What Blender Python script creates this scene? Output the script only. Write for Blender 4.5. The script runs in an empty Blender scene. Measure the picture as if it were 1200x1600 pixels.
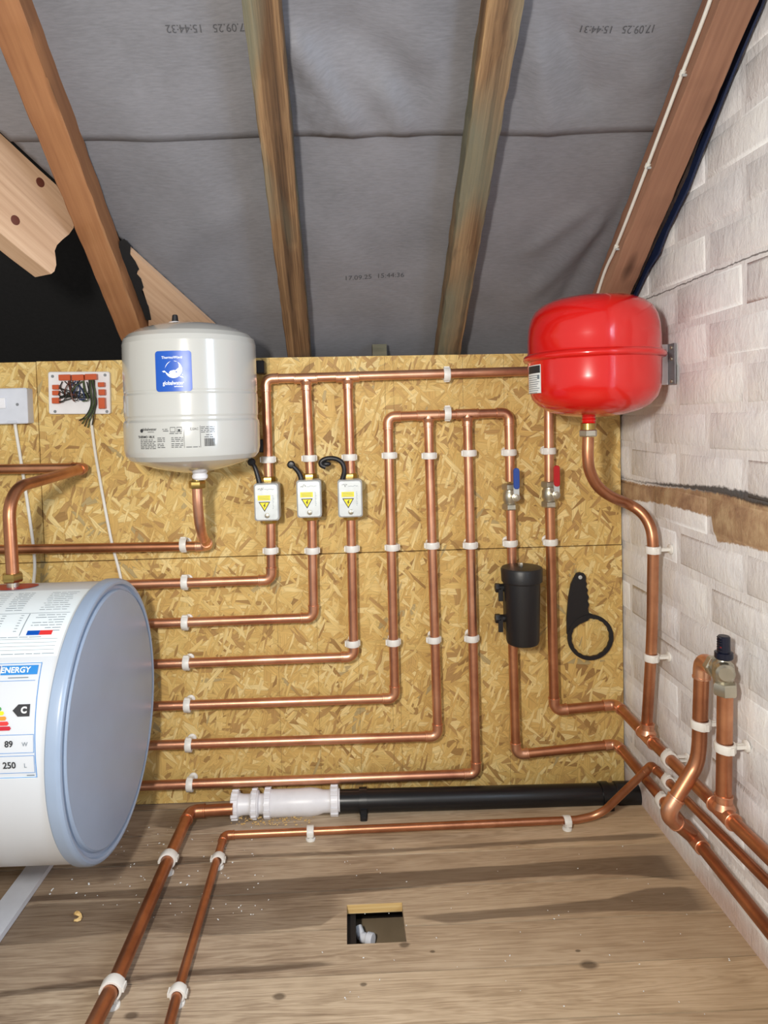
import bpy, bmesh, random
import numpy as np
from math import *
from mathutils import Vector, Matrix
random.seed(7)
SC = bpy.context.scene
COL = SC.collection

# ---------------------------------------------------------------- camera
PX, PY, F = 569.2, 699.5, 1064.5            # principal point and focal length in pixels of 1200x1600
PIT, YAW, ROL = .0404, .0255, .0257
CAM = np.array([0, -1.6, .9018])
def cam_axes():
    cy, sy, cp, sp, cr, sr = cos(YAW), sin(YAW), cos(PIT), sin(PIT), cos(ROL), sin(ROL)
    f = np.array([sy*cp, cy*cp, -sp]); rt = np.array([cy, -sy, 0]); dn = np.cross(f, rt)
    return cr*rt+sr*dn, -sr*rt+cr*dn, f
RT, DN, FW = cam_axes()
cd = bpy.data.cameras.new('camera'); co = bpy.data.objects.new('camera', cd); COL.objects.link(co)
cd.sensor_fit = 'HORIZONTAL'; cd.sensor_width = 36; cd.lens = 36*F/1200
cd.shift_x = (600-PX)/1200; cd.shift_y = -(800-PY)/1200
cd.clip_start = .02
co.matrix_world = Matrix(((RT[0], -DN[0], -FW[0], CAM[0]), (RT[1], -DN[1], -FW[1], CAM[1]), (RT[2], -DN[2], -FW[2], CAM[2]), (0, 0, 0, 1)))
SC.camera = co

# ---------------------------------------------------------------- world, lights, exposure
w = bpy.data.worlds.new('world'); SC.world = w; w.use_nodes = True
bg = w.node_tree.nodes['Background']; bg.inputs[0].default_value = (1.0, .97, .93, 1); bg.inputs[1].default_value = .62
def area(name, loc, target, sx, sy, power, col, spread=pi):
    l = bpy.data.lights.new(name, 'AREA'); l.shape = 'RECTANGLE'; l.size = sx; l.size_y = sy; l.energy = power; l.color = col; l.spread = spread
    o = bpy.data.objects.new(name, l); COL.objects.link(o); o.location = loc
    o.rotation_euler = (Vector(target)-Vector(loc)).to_track_quat('-Z', 'Y').to_euler(); return o
area('work_lamp', (-.24, -1.62, 1.06), (0, 0, .62), .07, .12, 19, (1.0, .95, .87))
area('window_daylight', (.80, -1.27, .97), (-.6, -.7, .6), .34, .70, 17, (.60, .77, 1.0))
vs = SC.view_settings; vs.view_transform = 'Standard'; vs.look = 'None'; vs.exposure = 0; vs.gamma = 1; vs.use_curve_mapping = False

# ---------------------------------------------------------------- pixel -> place on a real plane
XR = .653; TH = .64; ZT = 1.051
def ray(px, py): return RT*((px-PX)/F)+DN*((py-PY)/F)+FW
def W(px, py, off=0):                        # on a plane parallel to the back wall, off metres in front
    r = ray(px, py); return Vector(CAM+r*((-off-CAM[1])/r[1]))
def R_(px, py, off=0):                       # parallel to the right wall
    r = ray(px, py); return Vector(CAM+r*((XR-off)/r[0]))
def FL(px, py, h=0):
    r = ray(px, py); return Vector(CAM+r*((h-CAM[2])/r[2]))
NS = np.array([0, sin(TH), cos(TH)])
def SL(px, py, t=0):                         # rafter underside plane, t above it
    r = ray(px, py); P0 = np.array([0, .01, ZT])+NS*t
    return Vector(CAM+r*(((P0-CAM)@NS)/(r@NS)))

# ---------------------------------------------------------------- material helper
def lin(h):
    h = h.lstrip('#'); c = [int(h[i:i+2], 16)/255 for i in (0, 2, 4)]
    return tuple((x/12.92 if x <= .04045 else ((x+.055)/1.055)**2.4) for x in c)+(1,)
class NT:
    def __init__(s, name):
        s.m = bpy.data.materials.new(name); s.m.use_nodes = True; s.t = s.m.node_tree; s.b = s.t.nodes['Principled BSDF']
    def n(s, typ, props=None, **ins):
        d = s.t.nodes.new('ShaderNode'+typ)
        for k, v in (props or {}).items(): setattr(d, k, v)
        for k, v in ins.items():
            key = int(k[1:]) if k[0] == 'i' and k[1:].isdigit() else k.replace('_', ' ')
            s.set(d.inputs[key], v)
        return d
    def set(s, sock, v):
        if hasattr(v, 'bl_idname') and hasattr(v, 'outputs'): v = v.outputs[0]
        if isinstance(v, bpy.types.NodeSocket): s.t.links.new(v, sock)
        else: sock.default_value = v
    def math(s, op, a, b=0, c=0, clamp=False):
        return s.n('Math', {'operation': op, 'use_clamp': clamp}, i0=a, i1=b, i2=c)
    def noise(s, vec, scale, detail=3, rough=.5, dist=0):
        return s.n('TexNoise', None, Vector=vec, Scale=scale, Detail=detail, Roughness=rough, Distortion=dist)
    def map(s, vec, loc=(0, 0, 0), rot=(0, 0, 0), sc=(1, 1, 1)):
        return s.n('Mapping', None, Vector=vec, Location=loc, Rotation=rot, Scale=sc)
    def ramp(s, fac, stops, interp='LINEAR'):
        d = s.n('ValToRGB', None, Fac=fac); e = d.color_ramp; e.interpolation = interp
        while len(e.elements) < len(stops): e.elements.new(.5)
        for el, (p, c) in zip(e.elements, stops): el.position = p; el.color = c if len(c) == 4 else (*c, 1)
        return d
    def mix(s, fac, a, b, mode='MIX'):
        d = s.n('Mix', {'data_type': 'RGBA', 'blend_type': mode}); s.set(d.inputs[0], fac); s.set(d.inputs[6], a); s.set(d.inputs[7], b)
        return d.outputs[2]
    def pos(s): return s.n('NewGeometry').outputs['Position']
    def obj(s): return s.n('TexCoord').outputs['Object']
    def rnd(s): return s.n('ObjectInfo').outputs['Random']
    def curve(s, x, pts):
        d = s.n('FloatCurve', None, Value=x); c = d.mapping.curves[0]
        pts = sorted(pts)
        c.points[0].location = pts[0]; c.points[1].location = pts[-1]
        for p in pts[1:-1]: c.points.new(*p)
        for p in c.points: p.handle_type = 'VECTOR'
        d.mapping.update(); return d
    def bump(s, h, strength=.3, dist=.002):
        b = s.n('Bump', None, Height=h, Strength=strength, Distance=dist); s.set(s.b.inputs['Normal'], b); return b
    def out(s, col=None, rough=None, metal=None, spec=None):
        if col is not None: s.set(s.b.inputs['Base Color'], col)
        if rough is not None: s.set(s.b.inputs['Roughness'], rough)
        if metal is not None: s.set(s.b.inputs['Metallic'], metal)
        if spec is not None: s.set(s.b.inputs['Specular IOR Level'], spec)
        return s.m
def plain(name, hexc, rough=.5, metal=0, spec=.5, var=.06, bump=0, scale=40, coat=0):
    t = NT(name); p = t.obj(); nz = t.noise(p, scale, 4)
    c = lin(hexc); d = tuple(x*(1-var*2) for x in c[:3])+(1,)
    col = t.mix(nz.outputs[0], d, tuple(min(1, x*(1+var)) for x in c[:3])+(1,))
    if bump: t.bump(nz.outputs[0], bump, .001)
    if coat: t.b.inputs['Coat Weight'].default_value = coat; t.b.inputs['Coat Roughness'].default_value = .05
    r = t.n('MapRange', None, Value=nz.outputs[0]); r.inputs[3].default_value = rough*.85; r.inputs[4].default_value = rough*1.15
    return t.out(col, r, metal, spec)

def m_osb():
    t = NT('osb_strands'); P = t.pos()
    sep = t.n('SeparateXYZ', None, Vector=P); base = t.n('CombineXYZ', None, X=sep.outputs[0], Y=sep.outputs[2], Z=0.0)
    wob = t.noise(base, 14, 2); wv = t.n('VectorMath', {'operation': 'MULTIPLY_ADD'}, i0=wob.outputs['Color'], i1=(.012, .012, 0), i2=base)
    pal = [(0, lin('#8e673c')), (.035, lin('#a98250')), (.12, lin('#c7a25f')), (.32, lin('#d6b670')), (.5, lin('#dfc27f')), (.66, lin('#d2ae68')), (.82, lin('#e8d194')), (.95, lin('#bf9a5c')), (.985, lin('#a6966f'))]
    col = None; hgt = None
    rs = random.Random(5)
    L = [(0, 34, 12, 1.0), (1.0, 40, 13, .55), (2.2, 46, 12, .5), (.5, 30, 9, .4), (2.8, 58, 15, .42), (1.6, 52, 13, .38), (.1, 80, 17, .34), (2.4, 110, 24, .28), (.8, 120, 24, .26), (1.9, 190, 34, .2)]
    for i, (a, sy, sx, cov) in enumerate(L):
        m = t.map(wv, (rs.random()*7, rs.random()*7, 0), (0, 0, a), (1, 1, 1))
        m2 = t.map(m, (0, 0, 0), (0, 0, 0), (sx, sy, 1))
        v = t.n('TexVoronoi', {'voronoi_dimensions': '2D', 'feature': 'F1'}, Vector=m2, Scale=1.0, Randomness=1.0)
        sc = t.n('SeparateColor', None, Color=v.outputs['Color'])
        fib = t.noise(t.map(m, (0, 0, 0), (0, 0, 0), (14, 330, 1)), 1.0, 4, .7)
        c = t.ramp(sc.outputs[0], pal, 'CONSTANT')
        fr = t.n('MapRange', None, Value=fib.outputs[0]); fr.inputs[1].default_value = .3; fr.inputs[2].default_value = .7; fr.inputs[3].default_value = .66; fr.inputs[4].default_value = 1.16
        c2 = t.mix(1.0, c.outputs[0], t.n('CombineColor', None, Red=fr, Green=fr, Blue=fr), 'MULTIPLY')
        edge = t.n('TexVoronoi', {'voronoi_dimensions': '2D', 'feature': 'DISTANCE_TO_EDGE'}, Vector=m2, Scale=1.0)
        ed = t.n('MapRange', None, Value=edge.outputs[0]); ed.inputs[1].default_value = 0; ed.inputs[2].default_value = .05; ed.inputs[3].default_value = (.72 if i < 7 else .6); ed.inputs[4].default_value = 1
        c2 = t.mix(1.0, c2, t.n('CombineColor', None, Red=ed, Green=ed, Blue=ed), 'MULTIPLY')
        h = t.math('ADD', t.math('MULTIPLY', sc.outputs[1], .7), t.math('MULTIPLY', fib.outputs[0], .3))
        if col is None: col, hgt = c2, h
        else:
            msk = t.math('LESS_THAN', sc.outputs[2], cov)
            col = t.mix(msk, col, c2)
            mh = t.n('Mix', {'data_type': 'FLOAT'}); t.set(mh.inputs[0], msk); t.set(mh.inputs[2], hgt); t.set(mh.inputs[3], h); hgt = mh.outputs[0]
    big = t.noise(base, 5, 2); col = t.mix(t.math('MULTIPLY', big.outputs[0], .45), col, lin('#d2b068'))
    # dark fine splits
    sp = t.noise(t.map(wv, (3, 1, 0), (0, 0, .5), (30, 120, 1)), 1.0, 2, .7)
    sm = t.n('MapRange', None, Value=sp.outputs[0]); sm.inputs[1].default_value = .70; sm.inputs[2].default_value = .76
    col = t.mix(t.math('MULTIPLY', sm, .6), col, lin('#6a4822'))
    # pencil setting-out lines, one per pipe, 94 mm apart
    for px0, px1 in ((431, 434), (493, 497), (557, 561), (617, 621), (604, 604), (725, 728), (789, 790)):
        a = W(px0, 900).x if px0 < 600 else W(px0, 700).x
        lm = t.math('COMPARE', sep.outputs[0], a, .0006)
        col = t.mix(t.math('MULTIPLY', lm, .45), col, lin('#4c3b22'))
    t.bump(hgt, .5, .0015)
    return t.out(col, .62, 0, .35)

def m_copper(name='copper', dark=.42, tint=('#f0bfa2', '#d39a7c', '#a8705a')):
    t = NT(name); P = t.pos()
    a = t.noise(t.map(P, sc=(1, 1, 1)), 7, 3, .6, .4); b = t.noise(t.map(P, (4, 2, 1)), 42, 3, .6)
    f = t.math('ADD', t.math('MULTIPLY', a.outputs[0], .75), t.math('MULTIPLY', b.outputs[0], .25))
    r = t.ramp(f, [(.25, lin(tint[0])), (.5, lin(tint[1])), (.72, lin(tint[2]))])
    col = r.outputs[0]
    ro = t.n('MapRange', None, Value=b.outputs[0]); ro.inputs[3].default_value = .27; ro.inputs[4].default_value = .46
    t.bump(b.outputs[0], .05, .001)
    return t.out(col, ro, .92)

def wood(name, cols, ring=18, fine=140, rough=.7, bump=.3, patch=None):
    """grain runs along the object's local X"""
    t = NT(name); P = t.obj(); rn = t.rnd()
    off = t.n('CombineXYZ', None, X=t.math('MULTIPLY', rn, 13.0), Y=t.math('MULTIPLY', rn, 7.0), Z=t.math('MULTIPLY', rn, 5.0))
    Q = t.n('VectorMath', {'operation': 'ADD'}, i0=P, i1=off)
    g = t.noise(t.map(Q, sc=(1.2, ring, ring)), 1.0, 3, .55, .6)
    fgr = t.noise(t.map(Q, sc=(4, fine, fine)), 1.0, 3, .6)
    f = t.math('ADD', t.math('MULTIPLY', g.outputs[0], .65), t.math('MULTIPLY', fgr.outputs[0], .35))
    r = t.ramp(f, [(.28, lin(cols[0])), (.45, lin(cols[1])), (.6, lin(cols[2])), (.75, lin(cols[3]))]); col = r.outputs[0]
    if patch:
        pn = t.noise(t.map(Q, sc=(2.2, 9, 9)), 1.0, 2, .5)
        pm = t.n('MapRange', None, Value=pn.outputs[0]); pm.inputs[1].default_value = .46; pm.inputs[2].default_value = .60
        col = t.mix(t.math('MULTIPLY', pm, .7), col, lin(patch))
    # knots
    kv = t.n('TexVoronoi', {'feature': 'F1'}, Vector=t.map(Q, sc=(3.2, 11, 11)), Scale=1.0)
    km = t.n('MapRange', None, Value=kv.outputs['Distance']); km.inputs[1].default_value = .06; km.inputs[2].default_value = .16; km.inputs[3].default_value = 1; km.inputs[4].default_value = 0
    col = t.mix(t.math('MULTIPLY', km, .75), col, tuple(x*.35 for x in lin(cols[0])[:3])+(1,))
    t.bump(f, bump, .003)
    return t.out(col, rough, 0, .3)

def m_floor():
    t = NT('old_floorboards'); P = t.pos(); rn = t.rnd(); sep = t.n('SeparateXYZ', None, Vector=P); X, Y = sep.outputs[0], sep.outputs[1]
    off = t.n('CombineXYZ', None, X=t.math('MULTIPLY', rn, 9.0), Y=t.math('MULTIPLY', rn, 5.0), Z=0.0)
    Q = t.n('VectorMath', {'operation': 'ADD'}, i0=P, i1=off)
    g = t.noise(t.map(Q, sc=(1.6, 26, 26)), 1.0, 4, .6, 1.4)
    rings = t.math('SINE', t.math('MULTIPLY', g.outputs[0], 55))
    fgr = t.noise(t.map(Q, sc=(9, 260, 260)), 1.0, 3, .65)
    blot = t.noise(t.map(Q, sc=(5, 9, 9)), 1.0, 4, .6)
    f = t.math('ADD', t.math('ADD', t.math('MULTIPLY', rings, .065), t.math('MULTIPLY', fgr.outputs[0], .45)), t.math('MULTIPLY', blot.outputs[0], .55))
    r = t.ramp(f, [(.3, lin('#82705e')), (.42, lin('#a8957e')), (.54, lin('#c2af96')), (.68, lin('#d6c4aa'))]); col = r.outputs[0]
    # warmer towards the gable wall
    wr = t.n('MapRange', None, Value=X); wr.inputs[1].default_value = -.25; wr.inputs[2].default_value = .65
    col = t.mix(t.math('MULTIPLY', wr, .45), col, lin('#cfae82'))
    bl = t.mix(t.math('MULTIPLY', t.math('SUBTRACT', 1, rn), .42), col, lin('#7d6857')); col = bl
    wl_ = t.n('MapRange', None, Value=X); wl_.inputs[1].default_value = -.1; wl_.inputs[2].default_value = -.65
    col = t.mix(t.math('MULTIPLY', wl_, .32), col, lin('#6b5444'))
    # old varnish stains along the boards, and a dark strip at the back wall
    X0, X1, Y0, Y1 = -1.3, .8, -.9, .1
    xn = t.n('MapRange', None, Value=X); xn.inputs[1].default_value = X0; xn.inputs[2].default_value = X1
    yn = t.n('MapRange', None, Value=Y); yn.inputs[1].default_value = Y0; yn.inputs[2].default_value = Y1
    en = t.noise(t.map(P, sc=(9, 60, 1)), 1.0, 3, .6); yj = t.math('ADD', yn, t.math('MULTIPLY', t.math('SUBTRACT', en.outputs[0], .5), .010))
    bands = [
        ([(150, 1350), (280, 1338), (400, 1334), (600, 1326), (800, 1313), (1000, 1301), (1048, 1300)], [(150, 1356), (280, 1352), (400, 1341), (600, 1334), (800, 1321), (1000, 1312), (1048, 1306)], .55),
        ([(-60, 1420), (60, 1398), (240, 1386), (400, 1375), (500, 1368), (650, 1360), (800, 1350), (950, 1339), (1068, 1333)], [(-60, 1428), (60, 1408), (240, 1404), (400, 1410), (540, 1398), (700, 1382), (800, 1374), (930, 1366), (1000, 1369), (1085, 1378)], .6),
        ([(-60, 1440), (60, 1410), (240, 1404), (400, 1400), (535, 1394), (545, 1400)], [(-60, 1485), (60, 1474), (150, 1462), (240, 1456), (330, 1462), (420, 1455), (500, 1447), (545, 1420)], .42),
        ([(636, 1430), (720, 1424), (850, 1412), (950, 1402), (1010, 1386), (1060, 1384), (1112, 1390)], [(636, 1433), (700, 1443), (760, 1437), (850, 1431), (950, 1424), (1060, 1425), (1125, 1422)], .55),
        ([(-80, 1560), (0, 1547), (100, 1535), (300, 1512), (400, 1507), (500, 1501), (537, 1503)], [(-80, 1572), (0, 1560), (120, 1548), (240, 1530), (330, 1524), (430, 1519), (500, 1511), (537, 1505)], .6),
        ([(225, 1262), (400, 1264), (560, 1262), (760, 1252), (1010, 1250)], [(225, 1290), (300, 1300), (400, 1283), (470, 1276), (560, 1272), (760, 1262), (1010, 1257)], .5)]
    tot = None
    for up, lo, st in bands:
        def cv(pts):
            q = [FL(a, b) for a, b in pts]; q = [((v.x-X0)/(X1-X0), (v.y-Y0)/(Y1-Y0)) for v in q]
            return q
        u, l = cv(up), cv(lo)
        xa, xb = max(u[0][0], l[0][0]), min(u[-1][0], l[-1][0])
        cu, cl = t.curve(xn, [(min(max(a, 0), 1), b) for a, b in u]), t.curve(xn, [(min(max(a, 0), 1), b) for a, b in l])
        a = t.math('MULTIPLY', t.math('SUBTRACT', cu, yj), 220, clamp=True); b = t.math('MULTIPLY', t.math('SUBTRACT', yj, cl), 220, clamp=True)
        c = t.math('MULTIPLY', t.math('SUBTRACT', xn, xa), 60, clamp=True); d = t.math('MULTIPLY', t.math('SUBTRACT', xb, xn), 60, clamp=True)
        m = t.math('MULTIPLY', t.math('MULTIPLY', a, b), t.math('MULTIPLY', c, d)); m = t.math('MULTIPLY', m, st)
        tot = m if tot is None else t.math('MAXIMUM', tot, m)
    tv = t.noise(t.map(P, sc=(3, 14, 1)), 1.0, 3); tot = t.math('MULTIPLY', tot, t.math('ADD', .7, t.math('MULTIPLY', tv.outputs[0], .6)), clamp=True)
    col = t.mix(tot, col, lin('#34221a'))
    # round knots and a nail stain
    for px, py, ra in ((920, 1507, .014), (436, 1557, .010), (903, 1485, .004), (632, 1476, .009), (676, 1486, .005), (205, 1587, .011), (568, 1538, .006)):
        c = FL(px, py); dd = t.n('VectorMath', {'operation': 'DISTANCE'}, i0=t.map(P, sc=(1, 1.5, 0)), i1=(c.x, c.y*1.5, 0))
        dj = t.math('ADD', dd.outputs['Value'], t.math('MULTIPLY', t.math('SUBTRACT', en.outputs[0], .5), .012))
        k = t.n('MapRange', None, Value=dj); k.inputs[1].default_value = ra*.7; k.inputs[2].default_value = ra*1.25; k.inputs[3].default_value = .7; k.inputs[4].default_value = 0
        col = t.mix(k, col, lin('#43352a'))
    t.bump(f, .35, .0015)
    return t.out(col, .5, 0, .35)

def m_wall():
    """thick white masonry paint; a strip of brick is left bare with tar along its upper edge"""
    t = NT('painted_brick'); P = t.pos(); rn = t.rnd(); sep = t.n('SeparateXYZ', None, Vector=P); Y, Z = sep.outputs[1], sep.outputs[2]
    n1 = t.noise(P, 26, 5, .65, .4); n2 = t.noise(P, 6, 3, .55); n3 = t.noise(t.map(P, sc=(60, 60, 18)), 1.0, 4, .7, 1.0)
    f = t.math('ADD', t.math('MULTIPLY', n1.outputs[0], .5), t.math('MULTIPLY', n2.outputs[0], .5))
    col = t.ramp(f, [(.3, lin('#d6d6d8')), (.46, lin('#e6e6e7')), (.6, lin('#eeeeec')), (.75, lin('#f6f5ef'))]).outputs[0]
    col = t.mix(t.math('MULTIPLY', rn, .30), col, lin('#cbc6cb'))
    # small brown scuffs
    sc = t.noise(t.map(P, sc=(50, 50, 26)), 1.0, 4, .75); sm = t.n('MapRange', None, Value=sc.outputs[0]); sm.inputs[1].default_value = .70; sm.inputs[2].default_value = .74
    col = t.mix(t.math('MULTIPLY', sm, .55), col, lin('#7d6a58'))
    # bare strip
    Y0, Y1, Z0, Z1 = -1.1, 0.0, .5, .9
    yn = t.n('MapRange', None, Value=Y); yn.inputs[1].default_value = Y0; yn.inputs[2].default_value = Y1
    zn = t.n('MapRange', None, Value=Z); zn.inputs[1].default_value = Z0; zn.inputs[2].default_value = Z1
    j = t.noise(P, 70, 4, .7); zj = t.math('ADD', zn, t.math('MULTIPLY', t.math('SUBTRACT', j.outputs[0], .5), .035))
    nrm = lambda v: ((v.y-Y0)/(Y1-Y0), (v.z-Z0)/(Z1-Z0))
    up = [nrm(R_(*p)) for p in ((976, 750), (1000, 756), (1080, 764), (1130, 770), (1200, 789))]+[(0.0, .62)]
    lo = [nrm(R_(*p)) for p in ((976, 782), (1000, 784), (1030, 788), (1080, 800), (1112, 810))]+[nrm(R_(1116, 848)), nrm(R_(1150, 852)), nrm(R_(1200, 866))]+[(0.0, .38)]
    cu, cl = t.curve(yn, up), t.curve(yn, lo)
    bare = t.math('MULTIPLY', t.math('MULTIPLY', t.math('SUBTRACT', cu, zj), 120, clamp=True), t.math('MULTIPLY', t.math('SUBTRACT', zj, cl), 120, clamp=True))
    bn = t.noise(P, 30, 4, .6); bc = t.ramp(bn.outputs[0], [(.3, lin('#8a6c56')), (.5, lin('#a88a6c')), (.7, lin('#bda482'))]).outputs[0]
    bc = t.mix(t.math('MULTIPLY', t.math('GREATER_THAN', rn, .6), .55), bc, lin('#94604f'))
    col = t.mix(bare, col, bc)
    # tar along the upper edge
    dz = t.math('ABSOLUTE', t.math('SUBTRACT', zj, t.math('ADD', cu, .008)))
    thick = t.n('MapRange', None, Value=Y); thick.inputs[1].default_value = -.55; thick.inputs[2].default_value = -.05; thick.inputs[3].default_value = .028; thick.inputs[4].default_value = .006
    tar = t.math('MULTIPLY', t.math('SUBTRACT', thick, dz), 90, clamp=True)
    col = t.mix(t.math('MULTIPLY', tar, .9), col, lin('#2c2a2b'))
    # hairline cracks
    crk = t.math('ADD', Z, t.math('MULTIPLY', t.math('SUBTRACT', n1.outputs[0], .5), .012))
    col = t.mix(t.math('MULTIPLY', t.math('COMPARE', crk, 1.148, .0013), .75), col, lin('#4a4440'))
    cry = t.math('ADD', Y, t.math('MULTIPLY', t.math('SUBTRACT', n2.outputs[0], .5), .004))
    v = t.math('MULTIPLY', t.math('COMPARE', cry, -.172, .0009), t.math('LESS_THAN', Z, .86))
    col = t.mix(t.math('MULTIPLY', v, .5), col, lin('#6a625a'))
    # rust coloured dust at the skirting line
    rz = t.n('MapRange', None, Value=t.math('ADD', Z, t.math('MULTIPLY', t.math('SUBTRACT', n2.outputs[0], .5), .16))); rz.inputs[1].default_value = .0; rz.inputs[2].default_value = .055; rz.inputs[3].default_value = .55; rz.inputs[4].default_value = 0
    col = t.mix(rz, col, lin('#b88866'))
    h = t.math('ADD', t.math('MULTIPLY', n1.outputs[0], .6), t.math('MULTIPLY', n3.outputs[0], .4))
    t.bump(h, .8, .006)
    return t.out(col, .6, 0, .35)

def m_membrane(name, c0, c1):
    t = NT(name); P = t.obj()
    wv = t.noise(t.map(P, sc=(60, 420, 60)), 1.0, 3, .6); bg_ = t.noise(P, 5, 3, .5)
    f = t.math('ADD', t.math('MULTIPLY', wv.outputs[0], .4), t.math('MULTIPLY', bg_.outputs[0], .6))
    col = t.ramp(f, [(.35, lin(c0)), (.65, lin(c1))]).outputs[0]
    t.bump(wv.outputs[0], .25, .001)
    return t.out(col, .48, 0, .4)

M = {}
M['osb'] = m_osb(); M['copper'] = m_copper(); M['copper_fit'] = m_copper('copper_fitting', tint=('#f4c8a8', '#dca484', '#b07a60'))
M['copper_red'] = m_copper('copper_reddish', tint=('#dca27c', '#bb8160', '#966146'))
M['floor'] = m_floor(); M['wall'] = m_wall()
M['memb'] = m_membrane('roof_membrane', '#66666a', '#7b7b80')
M['felt'] = plain('black_roof_felt', '#101012', .9, var=.3, bump=.5, scale=90)
M['raft_orange'] = wood('rafter_orange_timber', ('#6a4429', '#83583a', '#946744', '#a67d58'), 14, 120)
M['raft_old'] = wood('rafter_weathered_timber', ('#35261a', '#5d452f', '#846748', '#a5865e'), 44, 300, .75, 1.2, '#5f6557')
M['raft_red'] = wood('rafter_reddish_timber', ('#6a4a3c', '#87624f', '#97705a', '#a37e66'), 12, 120)
M['pale'] = wood('pale_new_timber', ('#96765a', '#b8977a', '#c7a78a', '#d3b798'), 16, 160, .6, .15)
M['clip'] = plain('white_clip_plastic', '#e4e2dc', .4)
M['whiteplastic'] = plain('white_plastic', '#e6e6ea', .35)
M['greywhite'] = plain('grey_white_plastic', '#cfd3dc', .35)
M['black'] = plain('black_plastic', '#17171a', .42, bump=.1, scale=200)
M['blackpipe'] = plain('black_pipe_plastic', '#141518', .3)
M['knobblue'] = plain('dark_blue_plastic', '#0f1428', .3)
M['white_enamel'] = plain('white_enamel', '#b7b8b4', .2, var=.02, coat=.5, scale=4)
M['red_enamel'] = plain('red_enamel', '#cc1512', .2, var=.03, coat=.5, scale=4)
M['tank'] = plain('cylinder_casing', '#c9ced4', .35, var=.02, scale=3)
M['lid'] = plain('grey_blue_plastic_lid', '#93a4bb', .34, var=.08, scale=9)
M['brass'] = plain('brass', '#b59b5c', .3, 1, var=.1)
M['nickel'] = plain('nickel_brass', '#c4bfae', .36, .9, var=.12)
M['steel'] = plain('galvanised_steel', '#c6cbcb', .42, .35, var=.12, scale=60)
M['steel_dark'] = plain('dull_steel', '#8b8f94', .4, .5, var=.12, scale=60)
M['blue_handle'] = plain('blue_vinyl', '#1f4496', .35)
M['red_handle'] = plain('red_vinyl', '#b3141c', .35)
M['cable'] = plain('white_cable_sheath', '#dedcd4', .45)
M['membrane_blue'] = plain('dark_blue_membrane', '#16264a', .55, var=.2, bump=.4)
M['label_white'] = plain('label_paper', '#e9eef0', .4, var=.02)
M['label_cool'] = plain('label_paper_cool', '#dfe9ee', .4, var=.02)
M['ink'] = plain('black_ink', '#26282c', .6, var=.02)
M['ink_soft'] = plain('grey_ink', '#6f7c86', .6, var=.02)
M['ink_memb'] = plain('membrane_print', '#48484c', .7, var=.02)
M['blue_print'] = plain('blue_print', '#0f4fae', .35, var=.03)
M['lblue'] = plain('energy_blue', '#2a80c8', .4, var=.03)
M['yellow'] = plain('yellow_print', '#f2dc1e', .45, var=.03)
M['green'] = plain('green_print', '#3f9a4c', .45, var=.03)
M['orange'] = plain('orange_print', '#e08a2c', .45, var=.03)
M['redprint'] = plain('red_print', '#d23434', .45, var=.03)
M['crimson'] = plain('crimson_print', '#b8142c', .45, var=.03)
M['connector'] = plain('orange_connector', '#c2552c', .3)
M['wire_dark'] = plain('dark_wire', '#22231f', .5)
M['wire_green'] = plain('green_wire', '#41502c', .5)
M['wire_blue'] = plain('blue_wire', '#2b3d66', .5)
M['wire_brown'] = plain('brown_wire', '#5e3226', .5)
M['plasterboard'] = plain('plasterboard', '#8d7b62', .8, var=.1)
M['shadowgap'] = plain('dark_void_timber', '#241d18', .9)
M['chipedge'] = wood('cut_board_edge', ('#b38c50', '#d4b072', '#e2c48a', '#efd8a6'), 60, 300, .7, .4)
M['redring'] = plain('dark_red_print', '#a32026', .4)
gl = NT('window_glass'); gl.b.inputs['Roughness'].default_value = .02; gl.b.inputs['Alpha'].default_value = .12; M['glass'] = gl.out(lin('#dfe8ee'))

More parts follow.
